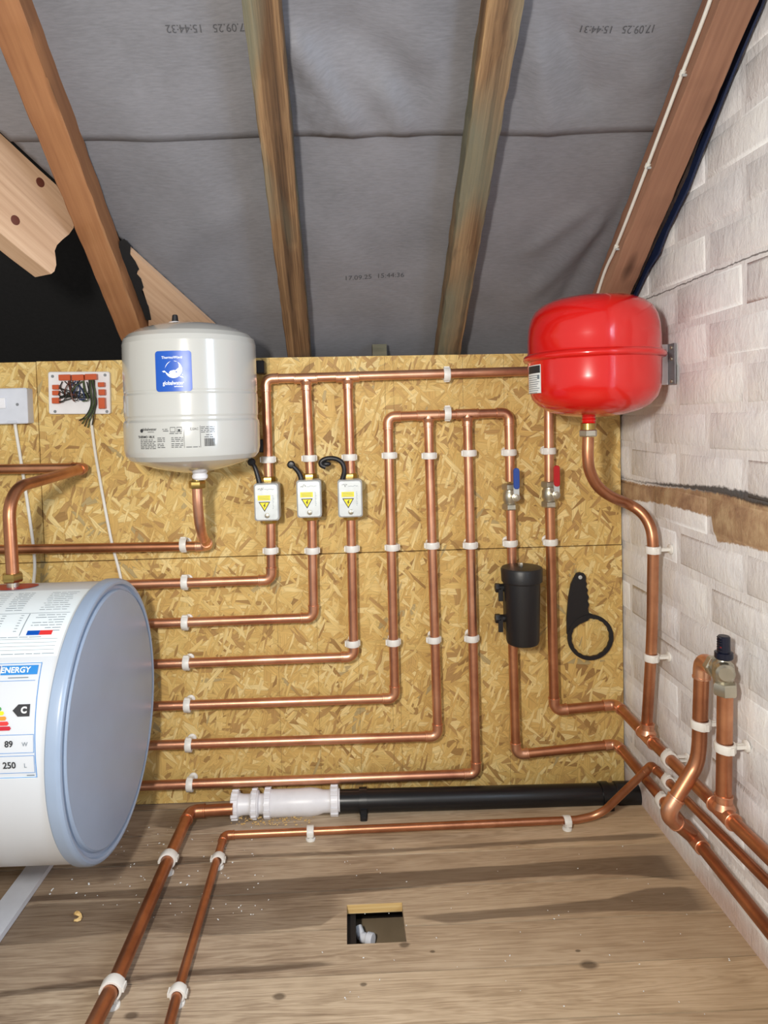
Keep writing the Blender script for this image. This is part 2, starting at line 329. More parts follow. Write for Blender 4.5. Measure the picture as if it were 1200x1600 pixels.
# ---------------------------------------------------------------- mesh builder
def V(*a): return Vector(a if len(a) > 1 else a[0])
def frame(d):
    d = d.normalized(); a = Vector((0, 0, 1)) if abs(d.z) < .9 else Vector((0, 1, 0))
    x = d.cross(a).normalized(); return x, d.cross(x).normalized()
class B:
    def __init__(s): s.v = []; s.f = []
    def add(s, vs, fs):
        k = len(s.v); s.v += [Vector(p) for p in vs]; s.f += [tuple(i+k for i in f) for f in fs]; return s
    def box(s, c, d, rot=None):
        x, y, z = (q/2 for q in d); c = Vector(c)
        vs = [Vector((i*x, j*y, k*z)) for i in (-1, 1) for j in (-1, 1) for k in (-1, 1)]
        if rot is not None: vs = [rot @ p for p in vs]
        return s.add([c+p for p in vs], [(0, 1, 3, 2), (4, 6, 7, 5), (0, 4, 5, 1), (2, 3, 7, 6), (0, 2, 6, 4), (1, 5, 7, 3)])
    def rbox(s, c, d, r, axis=1, rot=None, n=4):
        """box whose edges along the given axis are rounded"""
        ax = [i for i in range(3) if i != axis]; c = Vector(c); P = []
        for cx, cy, a0 in ((1, 1, 0), (-1, 1, 90), (-1, -1, 180), (1, -1, 270)):
            for k in range(n+1):
                a = radians(a0+90*k/n); P.append((cx*(d[ax[0]]/2-r)+r*cos(a), cy*(d[ax[1]]/2-r)+r*sin(a)))
        out = []
        for sgn, ins in ((-1, 0), (1, r*.5), (1, 0)):
            pass
        lay = [(-d[axis]/2, 0), (d[axis]/2-min(r, d[axis]*.3)*.5, 0), (d[axis]/2, min(r, d[axis]*.3)*.5)] if axis != 1 else [(d[axis]/2, 0), (-d[axis]/2+min(r, d[axis]*.3)*.5, 0), (-d[axis]/2, min(r, d[axis]*.3)*.5)]
        vs = []
        for h, ins in lay:
            fx = 1-2*ins/d[ax[0]]; fy = 1-2*ins/d[ax[1]]
            for a, b in P:
                q = [0, 0, 0]; q[ax[0]] = a*fx; q[ax[1]] = b*fy; q[axis] = h; q = Vector(q)
                if rot is not None: q = rot @ q
                vs.append(c+q)
        m = len(P); fs = [tuple(range(m))]
        for l in range(2):
            for k in range(m): fs.append((l*m+k, l*m+(k+1) % m, (l+1)*m+(k+1) % m, (l+1)*m+k))
        fs.append(tuple(range(2*m, 3*m))[::-1]); return s.add(vs, fs)
    def lathe(s, o, d, prof, n=24, caps=True):
        """prof = [(t along d, radius)]"""
        o = Vector(o); d = Vector(d).normalized(); x, y = frame(d); vs = []
        for t, r in prof:
            for k in range(n):
                a = 2*pi*k/n; vs.append(o+d*t+(x*cos(a)+y*sin(a))*r)
        fs = []
        for l in range(len(prof)-1):
            for k in range(n): fs.append((l*n+k, l*n+(k+1) % n, (l+1)*n+(k+1) % n, (l+1)*n+k))
        if caps: fs += [tuple(range(n))[::-1], tuple(range((len(prof)-1)*n, len(prof)*n))]
        return s.add(vs, fs)
    def cyl(s, a, b, r, n=20, r2=None, bev=0):
        a, b = Vector(a), Vector(b); L = (b-a).length; r2 = r if r2 is None else r2
        p = [(0, r-bev), (bev, r), (L-bev, r2), (L, r2-bev)] if bev else [(0, r), (L, r2)]
        return s.lathe(a, b-a, p, n)
    def hexn(s, a, b, r): return s.lathe(a, Vector(b)-Vector(a), [(0, r*.9), ((Vector(b)-Vector(a)).length*.15, r), ((Vector(b)-Vector(a)).length*.85, r), ((Vector(b)-Vector(a)).length, r*.9)], 6)
    def tube(s, pts, r, n=16, caps=True):
        pts = [Vector(p) for p in pts]; T = []
        for i in range(len(pts)):
            a = pts[min(i+1, len(pts)-1)]-pts[max(i-1, 0)]; T.append(a.normalized())
        x, y = frame(T[0]); vs = []
        for i, p in enumerate(pts):
            if i: 
                x = (x-T[i]*x.dot(T[i])).normalized(); y = T[i].cross(x)
            rr = r[i] if isinstance(r, (list, tuple)) else r
            for k in range(n):
                a = 2*pi*k/n; vs.append(p+(x*cos(a)+y*sin(a))*rr)
        fs = []
        for l in range(len(pts)-1):
            for k in range(n): fs.append((l*n+k, l*n+(k+1) % n, (l+1)*n+(k+1) % n, (l+1)*n+k))
        if caps: fs += [tuple(range(n))[::-1], tuple(range((len(pts)-1)*n, len(pts)*n))]
        return s.add(vs, fs)
    def prism(s, poly, d):
        poly = [Vector(p) for p in poly]; d = Vector(d); n = len(poly)
        return s.add(poly+[p+d for p in poly], [tuple(range(n))[::-1], tuple(range(n, 2*n))]+[(i, (i+1) % n, n+(i+1) % n, n+i) for i in range(n)])
    def ball(s, c, r, n=12, sc=(1, 1, 1)):
        c = Vector(c); vs = []; fs = []
        for i in range(1, n):
            for k in range(2*n):
                a, b = pi*i/n, pi*k/n; vs.append(c+Vector((r*sc[0]*sin(a)*cos(b), r*sc[1]*sin(a)*sin(b), r*sc[2]*cos(a))))
        m = 2*n
        for i in range(n-2):
            for k in range(m): fs.append((i*m+k, (i+1)*m+k, (i+1)*m+(k+1) % m, i*m+(k+1) % m))
        fs += [tuple(range(m)), tuple(range((n-2)*m, (n-1)*m))[::-1]]
        return s.add(vs, fs)
    def build(s, name, mat, parent=None, ang=35, local=False, normals=True):
        me = bpy.data.meshes.new(name)
        if parent is not None and not local:
            inv = wmat(parent).inverted(); vs = [inv @ p for p in s.v]; loc = None
        elif parent is None and not local:
            lo = [min(p[i] for p in s.v) for i in range(3)]; hi = [max(p[i] for p in s.v) for i in range(3)]
            loc = Vector(((lo[0]+hi[0])/2, (lo[1]+hi[1])/2, lo[2])); vs = [p-loc for p in s.v]
        else: vs = s.v; loc = None
        me.from_pydata([tuple(p) for p in vs], [], s.f); me.update()
        if normals:
            bm = bmesh.new(); bm.from_mesh(me); bmesh.ops.recalc_face_normals(bm, faces=bm.faces); bm.to_mesh(me); bm.free()
        for p in me.polygons: p.use_smooth = True
        me.set_sharp_from_angle(angle=radians(ang))
        me.materials.append(mat)
        o = bpy.data.objects.new(name, me); COL.objects.link(o)
        if parent is not None: o.parent = parent
        if loc is not None: o.location = loc
        return o
def wmat(o):
    m = Matrix.LocRotScale(o.location, o.rotation_euler, o.scale)
    return wmat(o.parent) @ m if o.parent else m
def tag(o, label=None, cat=None, group=None, kind=None):
    for k, v in (('label', label), ('category', cat), ('group', group), ('kind', kind)):
        if v: o[k] = v
    return o
def thing(name, label, cat, loc=(0, 0, 0), rot=(0, 0, 0), group=None):
    o = bpy.data.objects.new(name, None); COL.objects.link(o); o.location = loc; o.rotation_euler = rot; o.empty_display_size = .05
    return tag(o, label, cat, group)
def copy_tree(o, parent=None):
    c = o.copy(); COL.objects.link(c); c.parent = parent
    for ch in list(o.children): copy_tree(ch, c)
    return c

# text and flat print, laid on a surface by a mapping (u right, v up) -> point
def text(s, size, fn, mat, parent, name='lettering', align='CENTER', bold=0, squash=1.0):
    cu = bpy.data.curves.new('text', 'FONT'); cu.body = s; cu.size = size; cu.align_x = align; cu.align_y = 'CENTER'; cu.offset = bold; cu.resolution_u = 3
    o = bpy.data.objects.new('text', cu); COL.objects.link(o)
    me = bpy.data.meshes.new_from_object(o.evaluated_get(bpy.context.evaluated_depsgraph_get()))
    b = B(); b.add([fn(p.co.x*squash, p.co.y) for p in me.vertices], [tuple(p.vertices) for p in me.polygons])
    bpy.data.objects.remove(o); bpy.data.curves.remove(cu); bpy.data.meshes.remove(me)
    return b.build(name, mat, parent, normals=False)
def patch(fn, u0, u1, v0, v1, n=10, m=4, b=None):
    b = b or B(); vs = [fn(u0+(u1-u0)*i/n, v0+(v1-v0)*j/m) for j in range(m+1) for i in range(n+1)]
    return b.add(vs, [(j*(n+1)+i, j*(n+1)+i+1, (j+1)*(n+1)+i+1, (j+1)*(n+1)+i) for j in range(m) for i in range(n)])

# ---------------------------------------------------------------- pipework helper
def arcpts(p, c, q, R, n=8):
    a, b = (p-c).normalized(), (q-c).normalized(); ang = a.angle(b); L = min(R/tan(ang/2), (p-c).length*.98, (q-c).length*.98)
    R = L*tan(ang/2); s0, s1 = c+a*L, c+b*L
    ctr = c+(a+b).normalized()*(R/sin(ang/2)); out = []
    e0, e1 = s0-ctr, s1-ctr; tot = e0.angle(e1)
    for k in range(n+1):
        t = k/n; out.append(ctr+(e0*sin((1-t)*tot)+e1*sin(t*tot))/sin(tot))
    return out
def elbow(p, c, q, r, parent, mat='copper_fit'):
    a, b = (p-c).normalized(), (q-c).normalized(); L = r*2.6
    path = [c+a*L]+arcpts(c+a*L, c, c+b*L, r*1.5)+[c+b*L]
    m = B().tube(path, r*1.12, 18)
    for d in (a, b): m.cyl(c+d*(L-.0025), c+d*(L+.0015), r*1.2, 18, bev=.0006)
    return m.build('elbow', M[mat], parent)
def tee(c, d, br, r, parent, mat='copper_fit'):
    d = d.normalized(); br = br.normalized(); L = r*2.3
    m = B().cyl(c-d*L, c+d*L, r*1.12, 18).cyl(c, c+br*L*1.05, r*1.12, 18)
    m.lathe(c, br, [(r*.7, r*1.5), (r*1.15, r*1.3), (r*1.5, r*1.14)], 18, False)
    for e in (c-d*L, c+d*L, c+br*L*1.05):
        k = (e-c).normalized(); m.cyl(e-k*.002, e+k*.0015, r*1.2, 18, bev=.0006)
    return m.build('tee', M[mat], parent)
def run(parent, pts, kinds, r, mat='copper', bendR=.05, fit='copper_fit'):
    """kinds[i] for inner nodes: 'e' elbow fitting, 'b' bend of the tube itself, 's' straight on"""
    pts = [Vector(p) for p in pts]; cur = [pts[0]]
    for i in range(1, len(pts)-1):
        k = kinds[i-1]
        if k == 'e':
            cur.append(pts[i]+(cur[-1]-pts[i]).normalized()*r*2); B().tube(cur, r, 18).build('pipe', M[mat], parent)
            cur = [pts[i]+(pts[i+1]-pts[i]).normalized()*r*2]
            elbow(pts[i-1], pts[i], pts[i+1], r, parent, fit)
        elif k == 'b':
            cur += arcpts(cur[-1], pts[i], pts[i+1], bendR if not isinstance(bendR, dict) else bendR[i], 10)
        else: cur.append(pts[i])
    cur.append(pts[-1]); B().tube(cur, r, 18).build('pipe', M[mat], parent)

# ================================================================ THE SETTING
def struct(name): 
    o = bpy.data.objects.new(name, None); COL.objects.link(o); o.empty_display_size = .1; o['kind'] = 'structure'; return o
# ---- back wall of OSB panels
wb = struct('wall_back')
def seamz(x): a, b = W(66, 879), W(972, 851); return a.z+(b.z-a.z)*(x-a.x)/(b.x-a.x)
def panel(x0, x1, z0a, z0b, z1a, z1b, dy=0.0):
    B().prism([(x0, dy, z0a), (x1, dy, z0b), (x1, dy, z1b), (x0, dy, z1a)], (0, .018, 0)).build('panel', M['osb'], wb)
xa, xb = W(62, 700).x, W(396, 700).x; g = .0012; XE = XR-.004
panel(-2.1, xa-g, seamz(-2.1)+g, seamz(xa)+g, 1.060, 1.0555, .001)
panel(xa+g, XE, seamz(xa)+g, seamz(XE)+g, 1.0565, 1.047)
panel(-2.1, -.80, .002, .002, seamz(-2.1)-g, seamz(-.80)-g)
panel(-.80+g, XE+.001, .002, .001, seamz(-.80)-g, seamz(XE)-g, .0004)

# ---- gable wall on the right, painted brick
wr = struct('wall_right')
def roofz(y): return ZT+(.01-y)*tan(TH)
WY0, WY1, WZ0, WZ1 = -1.55, -.98, .55, 1.35
def slab(y0, y1, z0, z1): 
    t0 = roofz(y0)+.13 if z1 is None else z1; t1 = roofz(y1)+.13 if z1 is None else z1
    B().prism([(XR+.0038, y0, z0), (XR+.0038, y1, z0), (XR+.0038, y1, t1), (XR+.0038, y0, t0)], (.12, 0, 0)).build('mortar_bed', M['wall'], wr)
slab(-2.4, WY0, -.12, None); slab(WY1, .30, -.12, None); slab(WY0, WY1, -.12, WZ0); slab(WY0, WY1, WZ1, None)
protos = []
PZ, PYB = .0795, .228
for k in range(5):
    b = B(); rr = random.Random(k); hy, hz = PYB/2-.004, PZ/2-.004; vs = []
    for (d, ins) in ((.06, 0), (.0048, 0), (.0005, .009)):
        for a, c in ((-1, -1), (1, -1), (1, 1), (-1, 1)):
            vs.append((d+rr.uniform(-.0006, .0006)*(ins > 0), a*(hy-ins)+rr.uniform(-.003, .003), c*(hz-ins)+rr.uniform(-.0025, .0025)))
    b.add(vs, [(8, 9, 10, 11), (0, 1, 5, 4), (1, 2, 6, 5), (2, 3, 7, 6), (3, 0, 4, 7), (4, 5, 9, 8), (5, 6, 10, 9), (6, 7, 11, 10), (7, 4, 8, 11)])
    o = b.build('brick', M['wall'], local=True, ang=60); protos.append(o.data); bpy.data.objects.remove(o)
for r in range(-9, 17):
    zc = .67+.0795*(r+.5)
    for k in range(-1, 9):
        yc = .02-(k+.5)*PYB-(PYB/2 if r % 2 else 0)+PYB*.25
        if yc-PYB/2 < -2.1 or zc < .02: continue
        if yc-PYB/2 < WY1+.0 and yc+PYB/2 > WY0 and zc+PZ/2 > WZ0+.01 and zc-PZ/2 < WZ1-.01: continue
        if yc-PYB/2 > .02 or zc-PZ/2 > roofz(yc-PYB/2)+.05: continue
        me = protos[random.randrange(5)]
        if zc+PZ/2 > roofz(yc+PYB/2)+.065:            # cut the top courses to the roof slope
            bm = bmesh.new(); bm.from_mesh(me)
            g_ = bm.verts[:]+bm.edges[:]+bm.faces[:]
            bmesh.ops.bisect_plane(bm, geom=g_, plane_co=(0, 0, roofz(yc)+.066-zc), plane_no=(0, sin(TH), cos(TH)), clear_outer=True)
            if len(bm.faces) < 3: bm.free(); continue
            me = bpy.data.meshes.new('brick'); bm.to_mesh(me); bm.free(); me.materials.append(M['wall'])
        o = bpy.data.objects.new('brick', me); COL.objects.link(o); o.parent = wr
        o.location = (XR+random.uniform(-.0005, .0015), yc, zc); o.rotation_euler = (random.uniform(-.012, .012), random.uniform(-.006, .006), random.uniform(-.006, .006))
wn = struct('window_1')
fr = B(); dy, dz = WY1-WY0, WZ1-WZ0; cy, cz = (WY0+WY1)/2, (WZ0+WZ1)/2
for a, b_, c, d in ((cy, WZ0+.02, dy, .04), (cy, WZ1-.02, dy, .04), (WY0+.02, cz, .04, dz), (WY1-.02, cz, .04, dz), (cy, cz, .03, dz)):
    fr.box((XR+.05, a, b_), (.05, c, d))
fr.build('window_frame', M['whiteplastic'], wn)
B().box((XR+.055, cy, cz), (.004, dy-.06, dz-.06)).build('window_pane', M['glass'], wn)

# ---- floor of old boards with a cut access hole
fl = struct('floor')
HX0, HX1 = FL(542, 1443).x, FL(632, 1443).x; HY1, HY0 = FL(587, 1411).y, FL(587, 1473).y
TB = .018
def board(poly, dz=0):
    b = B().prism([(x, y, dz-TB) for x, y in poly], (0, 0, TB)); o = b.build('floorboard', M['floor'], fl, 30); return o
y = .075; k = 0
while y > -2.6:
    y0, y1 = y-.0970, y; dz = random.uniform(-.0009, .0003); x0, x1 = -2.1, XR+.004
    j = x0+random.uniform(.4, 2.2)
    a, b_ = max(y0, HY0), min(y1, HY1)
    if b_ > a+1e-4:
        full0, full1 = HY0 <= y0, HY1 >= y1
        if full0 and full1:
            board([(x0, y0), (HX0, y0), (HX0, y1), (x0, y1)], dz); board([(HX1, y0), (x1, y0), (x1, y1), (HX1, y1)], dz)
        elif full0: board([(x0, y0), (HX0, y0), (HX0, b_), (HX1, b_), (HX1, y0), (x1, y0), (x1, y1), (x0, y1)], dz)
        else: board([(x0, y0), (x1, y0), (x1, y1), (HX1, y1), (HX1, a), (HX0, a), (HX0, y1), (x0, y1)], dz)
    elif y0 > -.9: board([(x0, y0), (x1, y0), (x1, y1), (x0, y1)], dz)
    else:
        board([(x0, y0), (j-.0008, y0), (j-.0008, y1), (x0, y1)], dz); board([(j, y0), (x1, y0), (x1, y1), (j, y1)], dz)
    y -= .1; k += 1
zp = -.085
e = .0006
B().box(((HX0+HX1)/2, HY1-e+.003, -.0095), (HX1-HX0+.004, .006, .0165)).build('cut_edge', M['chipedge'], fl)
PB = FL(557, 1455, zp); PB1 = FL(600, 1434, zp)
B().box(((PB.x+HX1+.25)/2, PB1.y-.3, zp-.006), (HX1+.25-PB.x, .6, .012)).build('ceiling_board_below', M['plasterboard'], fl)
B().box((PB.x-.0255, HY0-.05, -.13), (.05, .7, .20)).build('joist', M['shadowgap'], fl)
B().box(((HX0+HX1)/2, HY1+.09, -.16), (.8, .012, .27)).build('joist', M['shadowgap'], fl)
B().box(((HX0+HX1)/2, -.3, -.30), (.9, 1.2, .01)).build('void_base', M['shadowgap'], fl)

# ---- sloping membrane, felt
cl = struct('ceiling')
US = Vector((0, -cos(TH), sin(TH))); NV = Vector((0, sin(TH), cos(TH))); P0S = Vector((0, .01, ZT))
def sp(x, s, t=0): return Vector((x, 0, 0))+P0S+US*s+NV*t
def inv(p): q = p-P0S; return p.x, q.dot(US)
TM = .056
ridges = []
for a in ((440, 45, 560, 215, .011, .022), (500, 20, 690, 150, -.007, .035), (470, 150, 520, 212, .006, .012), (640, 60, 720, 190, .005, .03),
          (590, 130, 640, 212, .006, .018), (870, 10, 930, 170, -.007, .02), (835, 60, 860, 212, .006, .02), (980, 40, 1020, 150, .005, .03),
          (820, 470, 960, 330, .006, .02), (860, 500, 985, 300, -.006, .016), (820, 400, 930, 320, .004, .018), (150, 120, 330, 330, .003, .05), (220, 420, 420, 300, .003, .04), (480, 300, 600, 520, .003, .06)):
    p, q = inv(SL(a[0], a[1], TM)), inv(SL(a[2], a[3], TM)); ridges.append((np.array(p), np.array(q), a[4], a[5]))
def disp(x, s):
    d = .003*sin(x*9+s*3)+.002*sin(x*21-s*7+1)+.0012*sin(s*19+x*5)
    for p, q, A, w_ in ridges:
        v = q-p; t = np.clip(((x-p[0])*v[0]+(s-p[1])*v[1])/(v@v), 0, 1); dd = hypot(x-p[0]-v[0]*t, s-p[1]-v[1]*t)
        e_ = min(t, 1-t)*4; d -= 1.7*A*exp(-(dd/w_)**2)*(min(1, .25+e_))
    return d
sseam = inv(SL(600, 212, TM))[1]
DA, DB = SL(0, 206, TM), SL(338, 512, TM)
def membrane(s0, s1, t, nx, ns, x0=-2.1, x1=XR+.006):
    vs = [sp(x0+(x1-x0)*i/nx, s0+(s1-s0)*j/ns, 0) for j in range(ns+1) for i in range(nx+1)]
    vs = [p+NV*(t+disp(*inv(p))) for p in vs]
    bm = bmesh.new(); V_ = [bm.verts.new(p) for p in vs]
    for j in range(ns):
        for i in range(nx): bm.faces.new((V_[j*(nx+1)+i], V_[j*(nx+1)+i+1], V_[(j+1)*(nx+1)+i+1], V_[(j+1)*(nx+1)+i]))
    dn = (DB-DA).cross(NV).normalized()
    if dn.z > 0: dn = -dn
    bmesh.ops.bisect_plane(bm, geom=bm.verts[:]+bm.edges[:]+bm.faces[:], plane_co=DA, plane_no=dn, clear_outer=True)
    me = bpy.data.meshes.new('membrane_sheet'); bm.to_mesh(me); bm.free()
    for p in me.polygons: p.use_smooth = True
    me.materials.append(M['memb']); o = bpy.data.objects.new('membrane_sheet', me); COL.objects.link(o); o.parent = cl
    sd = o.modifiers.new('thick', 'SOLIDIFY'); sd.thickness = .0012; sd.offset = 1
    return o
membrane(-.42, sseam+.05, TM+.006, 200, 84)
membrane(sseam, 2.55, TM, 200, 150)
B().prism([sp(-2.1, -.8, .33), sp(.68, -.8, .33), sp(.68, 2.55, .33), sp(-2.1, 2.55, .33)], NV*.01).build('roofing_felt', M['felt'], cl)
B().box((-.8, .62, .75), (2.8, .02, 1.7)).build('eaves_board', M['felt'], cl)
# printed time codes on the membrane
def memtext(s, c, wpx, up):
    a, b_ = inv(SL(c[0]-wpx/2, c[1], TM)), inv(SL(c[0]+wpx/2, c[1], TM)); wd = b_[0]-a[0]; cx, cs = inv(SL(*c, TM))
    sz = wd/(len(s)*.56); sg = 1 if up else -1
    def fn(u, v):
        x, q = cx+u*sg, cs+v*sg; return sp(x, q, TM+disp(x, q)-.0024+(.006 if q < sseam else 0))
    text(s, sz, fn, M['ink_memb'], cl, 'print', squash=1.0)
memtext('17.09.25   15:44:31', (964, 43), 165, False)
memtext('17.09.25   15:44:32', (325, 42), 182, False)
memtext('17.09.25  15:44:36', (585, 434), 128, True)

# ================================================================ ROOF TIMBERS
RROT = Matrix((( US.x, NV.cross(US).x, NV.x), (US.y, NV.cross(US).y, NV.y), (US.z, NV.cross(US).z, NV.z))).to_euler()
def rafter(xl, xr, mat, label, wav=.001, depth=.055, n=120):
    xc = (xl+xr)/2; hw = (xr-xl)/2; b = B(); vs = []; s0, s1 = -.34, 2.5; rr = random.Random(int(xl*1000)+99)
    wob = [[(rr.uniform(-1, 1)*wav, rr.uniform(-1, 1)*wav) for _ in range(8)] for _ in range(n+1)]
    sg = [-1]  # local Y = NV x US points to +X or -X
    yl = NV.cross(US).x
    prof = [(-hw+.002, 0), (hw-.002, 0), (hw, .002), (hw, depth), (hw-.001, depth), (-hw+.001, depth), (-hw, depth), (-hw, .002)]
    for i in range(n+1):
        s = s0+(s1-s0)*i/n
        for k, (a, c) in enumerate(prof): vs.append((s, (a+wob[i][k][0])*yl, c+(wob[i][k][1] if c < .01 else 0)))
    m = 8; fs = [tuple(range(m)), tuple(range(n*m, (n+1)*m))]
    for i in range(n):
        for k in range(m): fs.append((i*m+k, i*m+(k+1) % m, (i+1)*m+(k+1) % m, (i+1)*m+k))
    b.add(vs, fs); o = b.build('rafter', M[mat], local=True); o.location = Vector((xc, 0, 0))+P0S; o.rotation_euler = RROT
    tag(o, label, 'rafter', 'sloping rafters under the membrane'); return o
rafter(-.500, -.447, 'raft_orange', 'orange-brown timber rafter rising above the white tank, leftmost of four')
rafter(-.1335, -.0795, 'raft_old', 'weathered rafter with greenish stains, second from the left', .0010)
rafter(.2205, .2735, 'raft_old', 'rough grained rafter with splits, second from the right', .0013)
rafter(.563, .621, 'raft_red', 'reddish brown rafter beside the white gable wall carrying a white cable')
# pale timbers on the valley
a0, a1 = SL(-160, 62, TM-.002), SL(117, 338, TM-.002); u = (a1-a0).normalized(); nrm_ = u.cross(Vector((0, 0, 1))).normalized()
if nrm_.y > 0: nrm_ = -nrm_
def vp(px, py):
    r = Vector(ray(px, py)); c = Vector(CAM); t = (a1-c).dot(nrm_)/r.dot(nrm_); return c+r*t
poly = [a0, vp(0, 208), vp(60, 264), vp(88, 289), vp(108, 320), vp(116, 343), vp(115, 356), vp(108, 366), vp(98, 374), vp(89, 383), vp(85.5, 392), vp(87, 402), vp(88, 414), vp(85, 424), vp(80, 428), vp(40, 397), vp(0, 364), vp(-160, 236)]
xax = u; zax = -nrm_; yax = zax.cross(xax); MR = Matrix((xax, yax, zax)).transposed()
loc = vp(40, 300); o = B().prism([MR.inverted() @ (p-loc) for p in poly], MR.inverted() @ (-nrm_*.048)).build('valley_beam', M['pale'], local=True, ang=25)
o.location = loc; o.rotation_euler = MR.to_euler(); tag(o, 'pale new timber with two dark knots and a notched rounded end, far left', 'beam')
kn = B()
for px, py in ((63, 285), (24, 344)):
    c = MR.inverted() @ (vp(px, py)-loc); kn.lathe(c-Vector((0, 0, .0008)), Vector((0, 0, 1)), [(0, .004), (.0004, .0085), (.001, .009)], 14)
k_ = kn.build('knot', M['wire_brown'], o, local=True); 
ub = []
for px, py in ((198, 386), (338, 512), (345, 600), (232, 600), (232, 480), (224, 455), (219, 448), (222, 440), (214, 428), (216, 418), (207, 408), (204, 398)): ub.append(SL(px, py, TM-.012))
u2 = (ub[1]-ub[0]).normalized(); y2 = NV.cross(u2); MR2 = Matrix((u2, y2, NV)).transposed(); loc = ub[0]
o = B().prism([MR2.inverted() @ (p-loc) for p in ub], (0, 0, .010)).build('valley_board', M['pale'], local=True, ang=25)
o.location = loc; o.rotation_euler = MR2.to_euler(); tag(o, 'pale new triangular board end above the white tank behind the orange rafter', 'board')
tf = [SL(px, py, TM-.016) for px, py in ((186, 378), (194, 374), (204, 384), (203, 398), (211, 409), (217, 421), (212, 427), (220, 436), (224, 449), (221, 456), (232, 480), (236, 500), (228, 500), (206, 440), (186, 396))]
o = B().prism(tf, NV*.002).build('torn_felt', M['felt'], ang=20); tag(o, 'torn black felt edge between orange rafter and pale board', 'felt')
c = W(593, 548, -.04)
o = B().box((c.x, .055, c.z-.14), (.034, .04, .31)).build('timber_batten', M['raft_old']); tag(o, 'short timber batten end poking above the OSB between middle rafters', 'batten')
# membrane strip in the gap by the gable
bl = [(1196, -30), (1186, 0), (1170, 35), (1140, 108), (1090, 235), (1072, 285), (1040, 352), (1026, 385), (1010, 415), (990, 458), (978, 480)]
ws = [.012, .012, .014, .013, .015, .013, .011, .017, .010, .009, .008]
pts = [R_(x+2, y, .012) for x, y in bl]; b = B(); n = len(pts)
b.add([p+Vector((0, 0, wd*.9)) for p, wd in zip(pts, ws)]+[p-Vector((0, 0, wd*.9)) for p, wd in zip(pts, ws)]+[p+Vector((.004, 0, wd*.9)) for p, wd in zip(pts, ws)]+[p+Vector((.004, 0, -wd*.9)) for p, wd in zip(pts, ws)],
      [(i, i+1, n+i+1, n+i) for i in range(n-1)]+[(2*n+i, 3*n+i, 3*n+i+1, 2*n+i+1) for i in range(n-1)]+[(i, 2*n+i, 2*n+i+1, i+1) for i in range(n-1)]+[(n+i, n+i+1, 3*n+i+1, 3*n+i) for i in range(n-1)])
o = b.build('membrane_strip', M['membrane_blue'], ang=60); tag(o, 'dark blue membrane strip in the gap between rafter and white gable wall', 'membrane strip')

# ================================================================ PIPEWORK ON THE OSB
RP = .0108; OF = .036
manif = thing('copper_manifold', 'outer copper manifold along the OSB top feeding three valve boxes and the red-handled valve', 'pipes', W(620, 585, 0))
tl, t1, t2, tr = W(415, 592, OF), W(478, 591, OF), W(543, 589, OF), W(857, 579, OF)
b1, b2, b3, b4 = W(420, 748, OF), W(485, 745, OF), W(548, 744, OF), W(858, 752, OF)
run(manif, [b1, tl, tr, b4], 'ee', RP)
tee(t1, tr-tl, b2-t1, RP, manif); tee(t2, tr-tl, b3-t2, RP, manif)
for a, b in ((t1, b2), (t2, b3)): B().tube([a+(b-a).normalized()*.02, b], RP, 18).build('pipe', M['copper'], manif)
inner = thing('copper_manifold', 'inner copper manifold with three long drops turning left and one to the blue valve', 'pipes', W(700, 650, 0))
q0, q1, q2, q3 = W(606, 651, OF), W(669, 649, OF), W(730, 647, OF), W(795, 645, OF)
run(inner, [W(100, 1108, OF), W(617, 1091, OF), q0, q3, W(797, 752, OF)], 'eee', RP)
for q, bot, lf in ((q1, W(684, 1150, OF), W(100, 1169, OF)), (q2, W(744, 1209, OF), W(100, 1232, OF))):
    tee(q, q3-q0, bot-q, RP, inner); run(inner, [q+(bot-q).normalized()*.02, bot, lf], 'e', RP)
rets = [('return pipe from the first valve box, highest of the three that turn left', (423, 812), (424, 906), (100, 917)),
        ('return pipe from the second valve box, middle of the three that turn left', (487, 806), (490, 965), (100, 979)),
        ('return pipe from the third valve box, lowest of the three that turn left', (548, 806), (553, 1026), (100, 1043))]
for lab, a, b, c in rets:
    t = thing('copper_pipe', 'copper '+lab, 'pipe', W(*b, 0)); run(t, [W(*a, OF), W(*b, OF), W(*c, OF)], 'e', RP)
# drop below the filter, turning right and along the gable wall
RW = .0125
t = thing('copper_pipe', 'copper pipe below the black filter running right then low along the white wall', 'pipe', W(806, 1180, 0))
cB = R_(979, 1181, .037); cB.y = -.042
B().tube([W(798, 812-20, OF), W(800, 886, OF)], RP).build('pipe', M['copper'], t)
jB = R_(1085, 1309, .040)
endB = R_(1215, 1470, .040); farB = endB+(endB-jB).normalized()*.5
run(t, [W(801, 1000, OF), W(806, 1179, OF), cB, jB+Vector((0, 0, 0)), endB, farB], 'eess', RP, 'copper_red')
t['label'] = 'copper pipe through the black filter running right then lowest along the white wall'
# drop below the red valve, turning right and along the gable wall with two tees
t = thing('copper_pipe', 'copper pipe below the red-handled valve continuing as uppermost pipe along the white wall', 'pipe', W(866, 1110, 0))
cA = R_(973, 1111, .037); cA.y = -.042
tA1, tA2 = R_(1012, 1152, .037), R_(1131, 1270, .037); endA = R_(1215, 1352, .037); farA = endA+(endA-tA2).normalized()*.5
run(t, [W(859, 792, OF), W(866, 1110, OF), cA, tA1, tA2, endA, farA], 'eesss', RP+.0005, 'copper_red')
tee(tA1, cA-tA1, Vector((0, 0, 1)), RW*.95, t); tee(tA2, tA1-tA2, Vector((0, 0, 1)), RW, t)
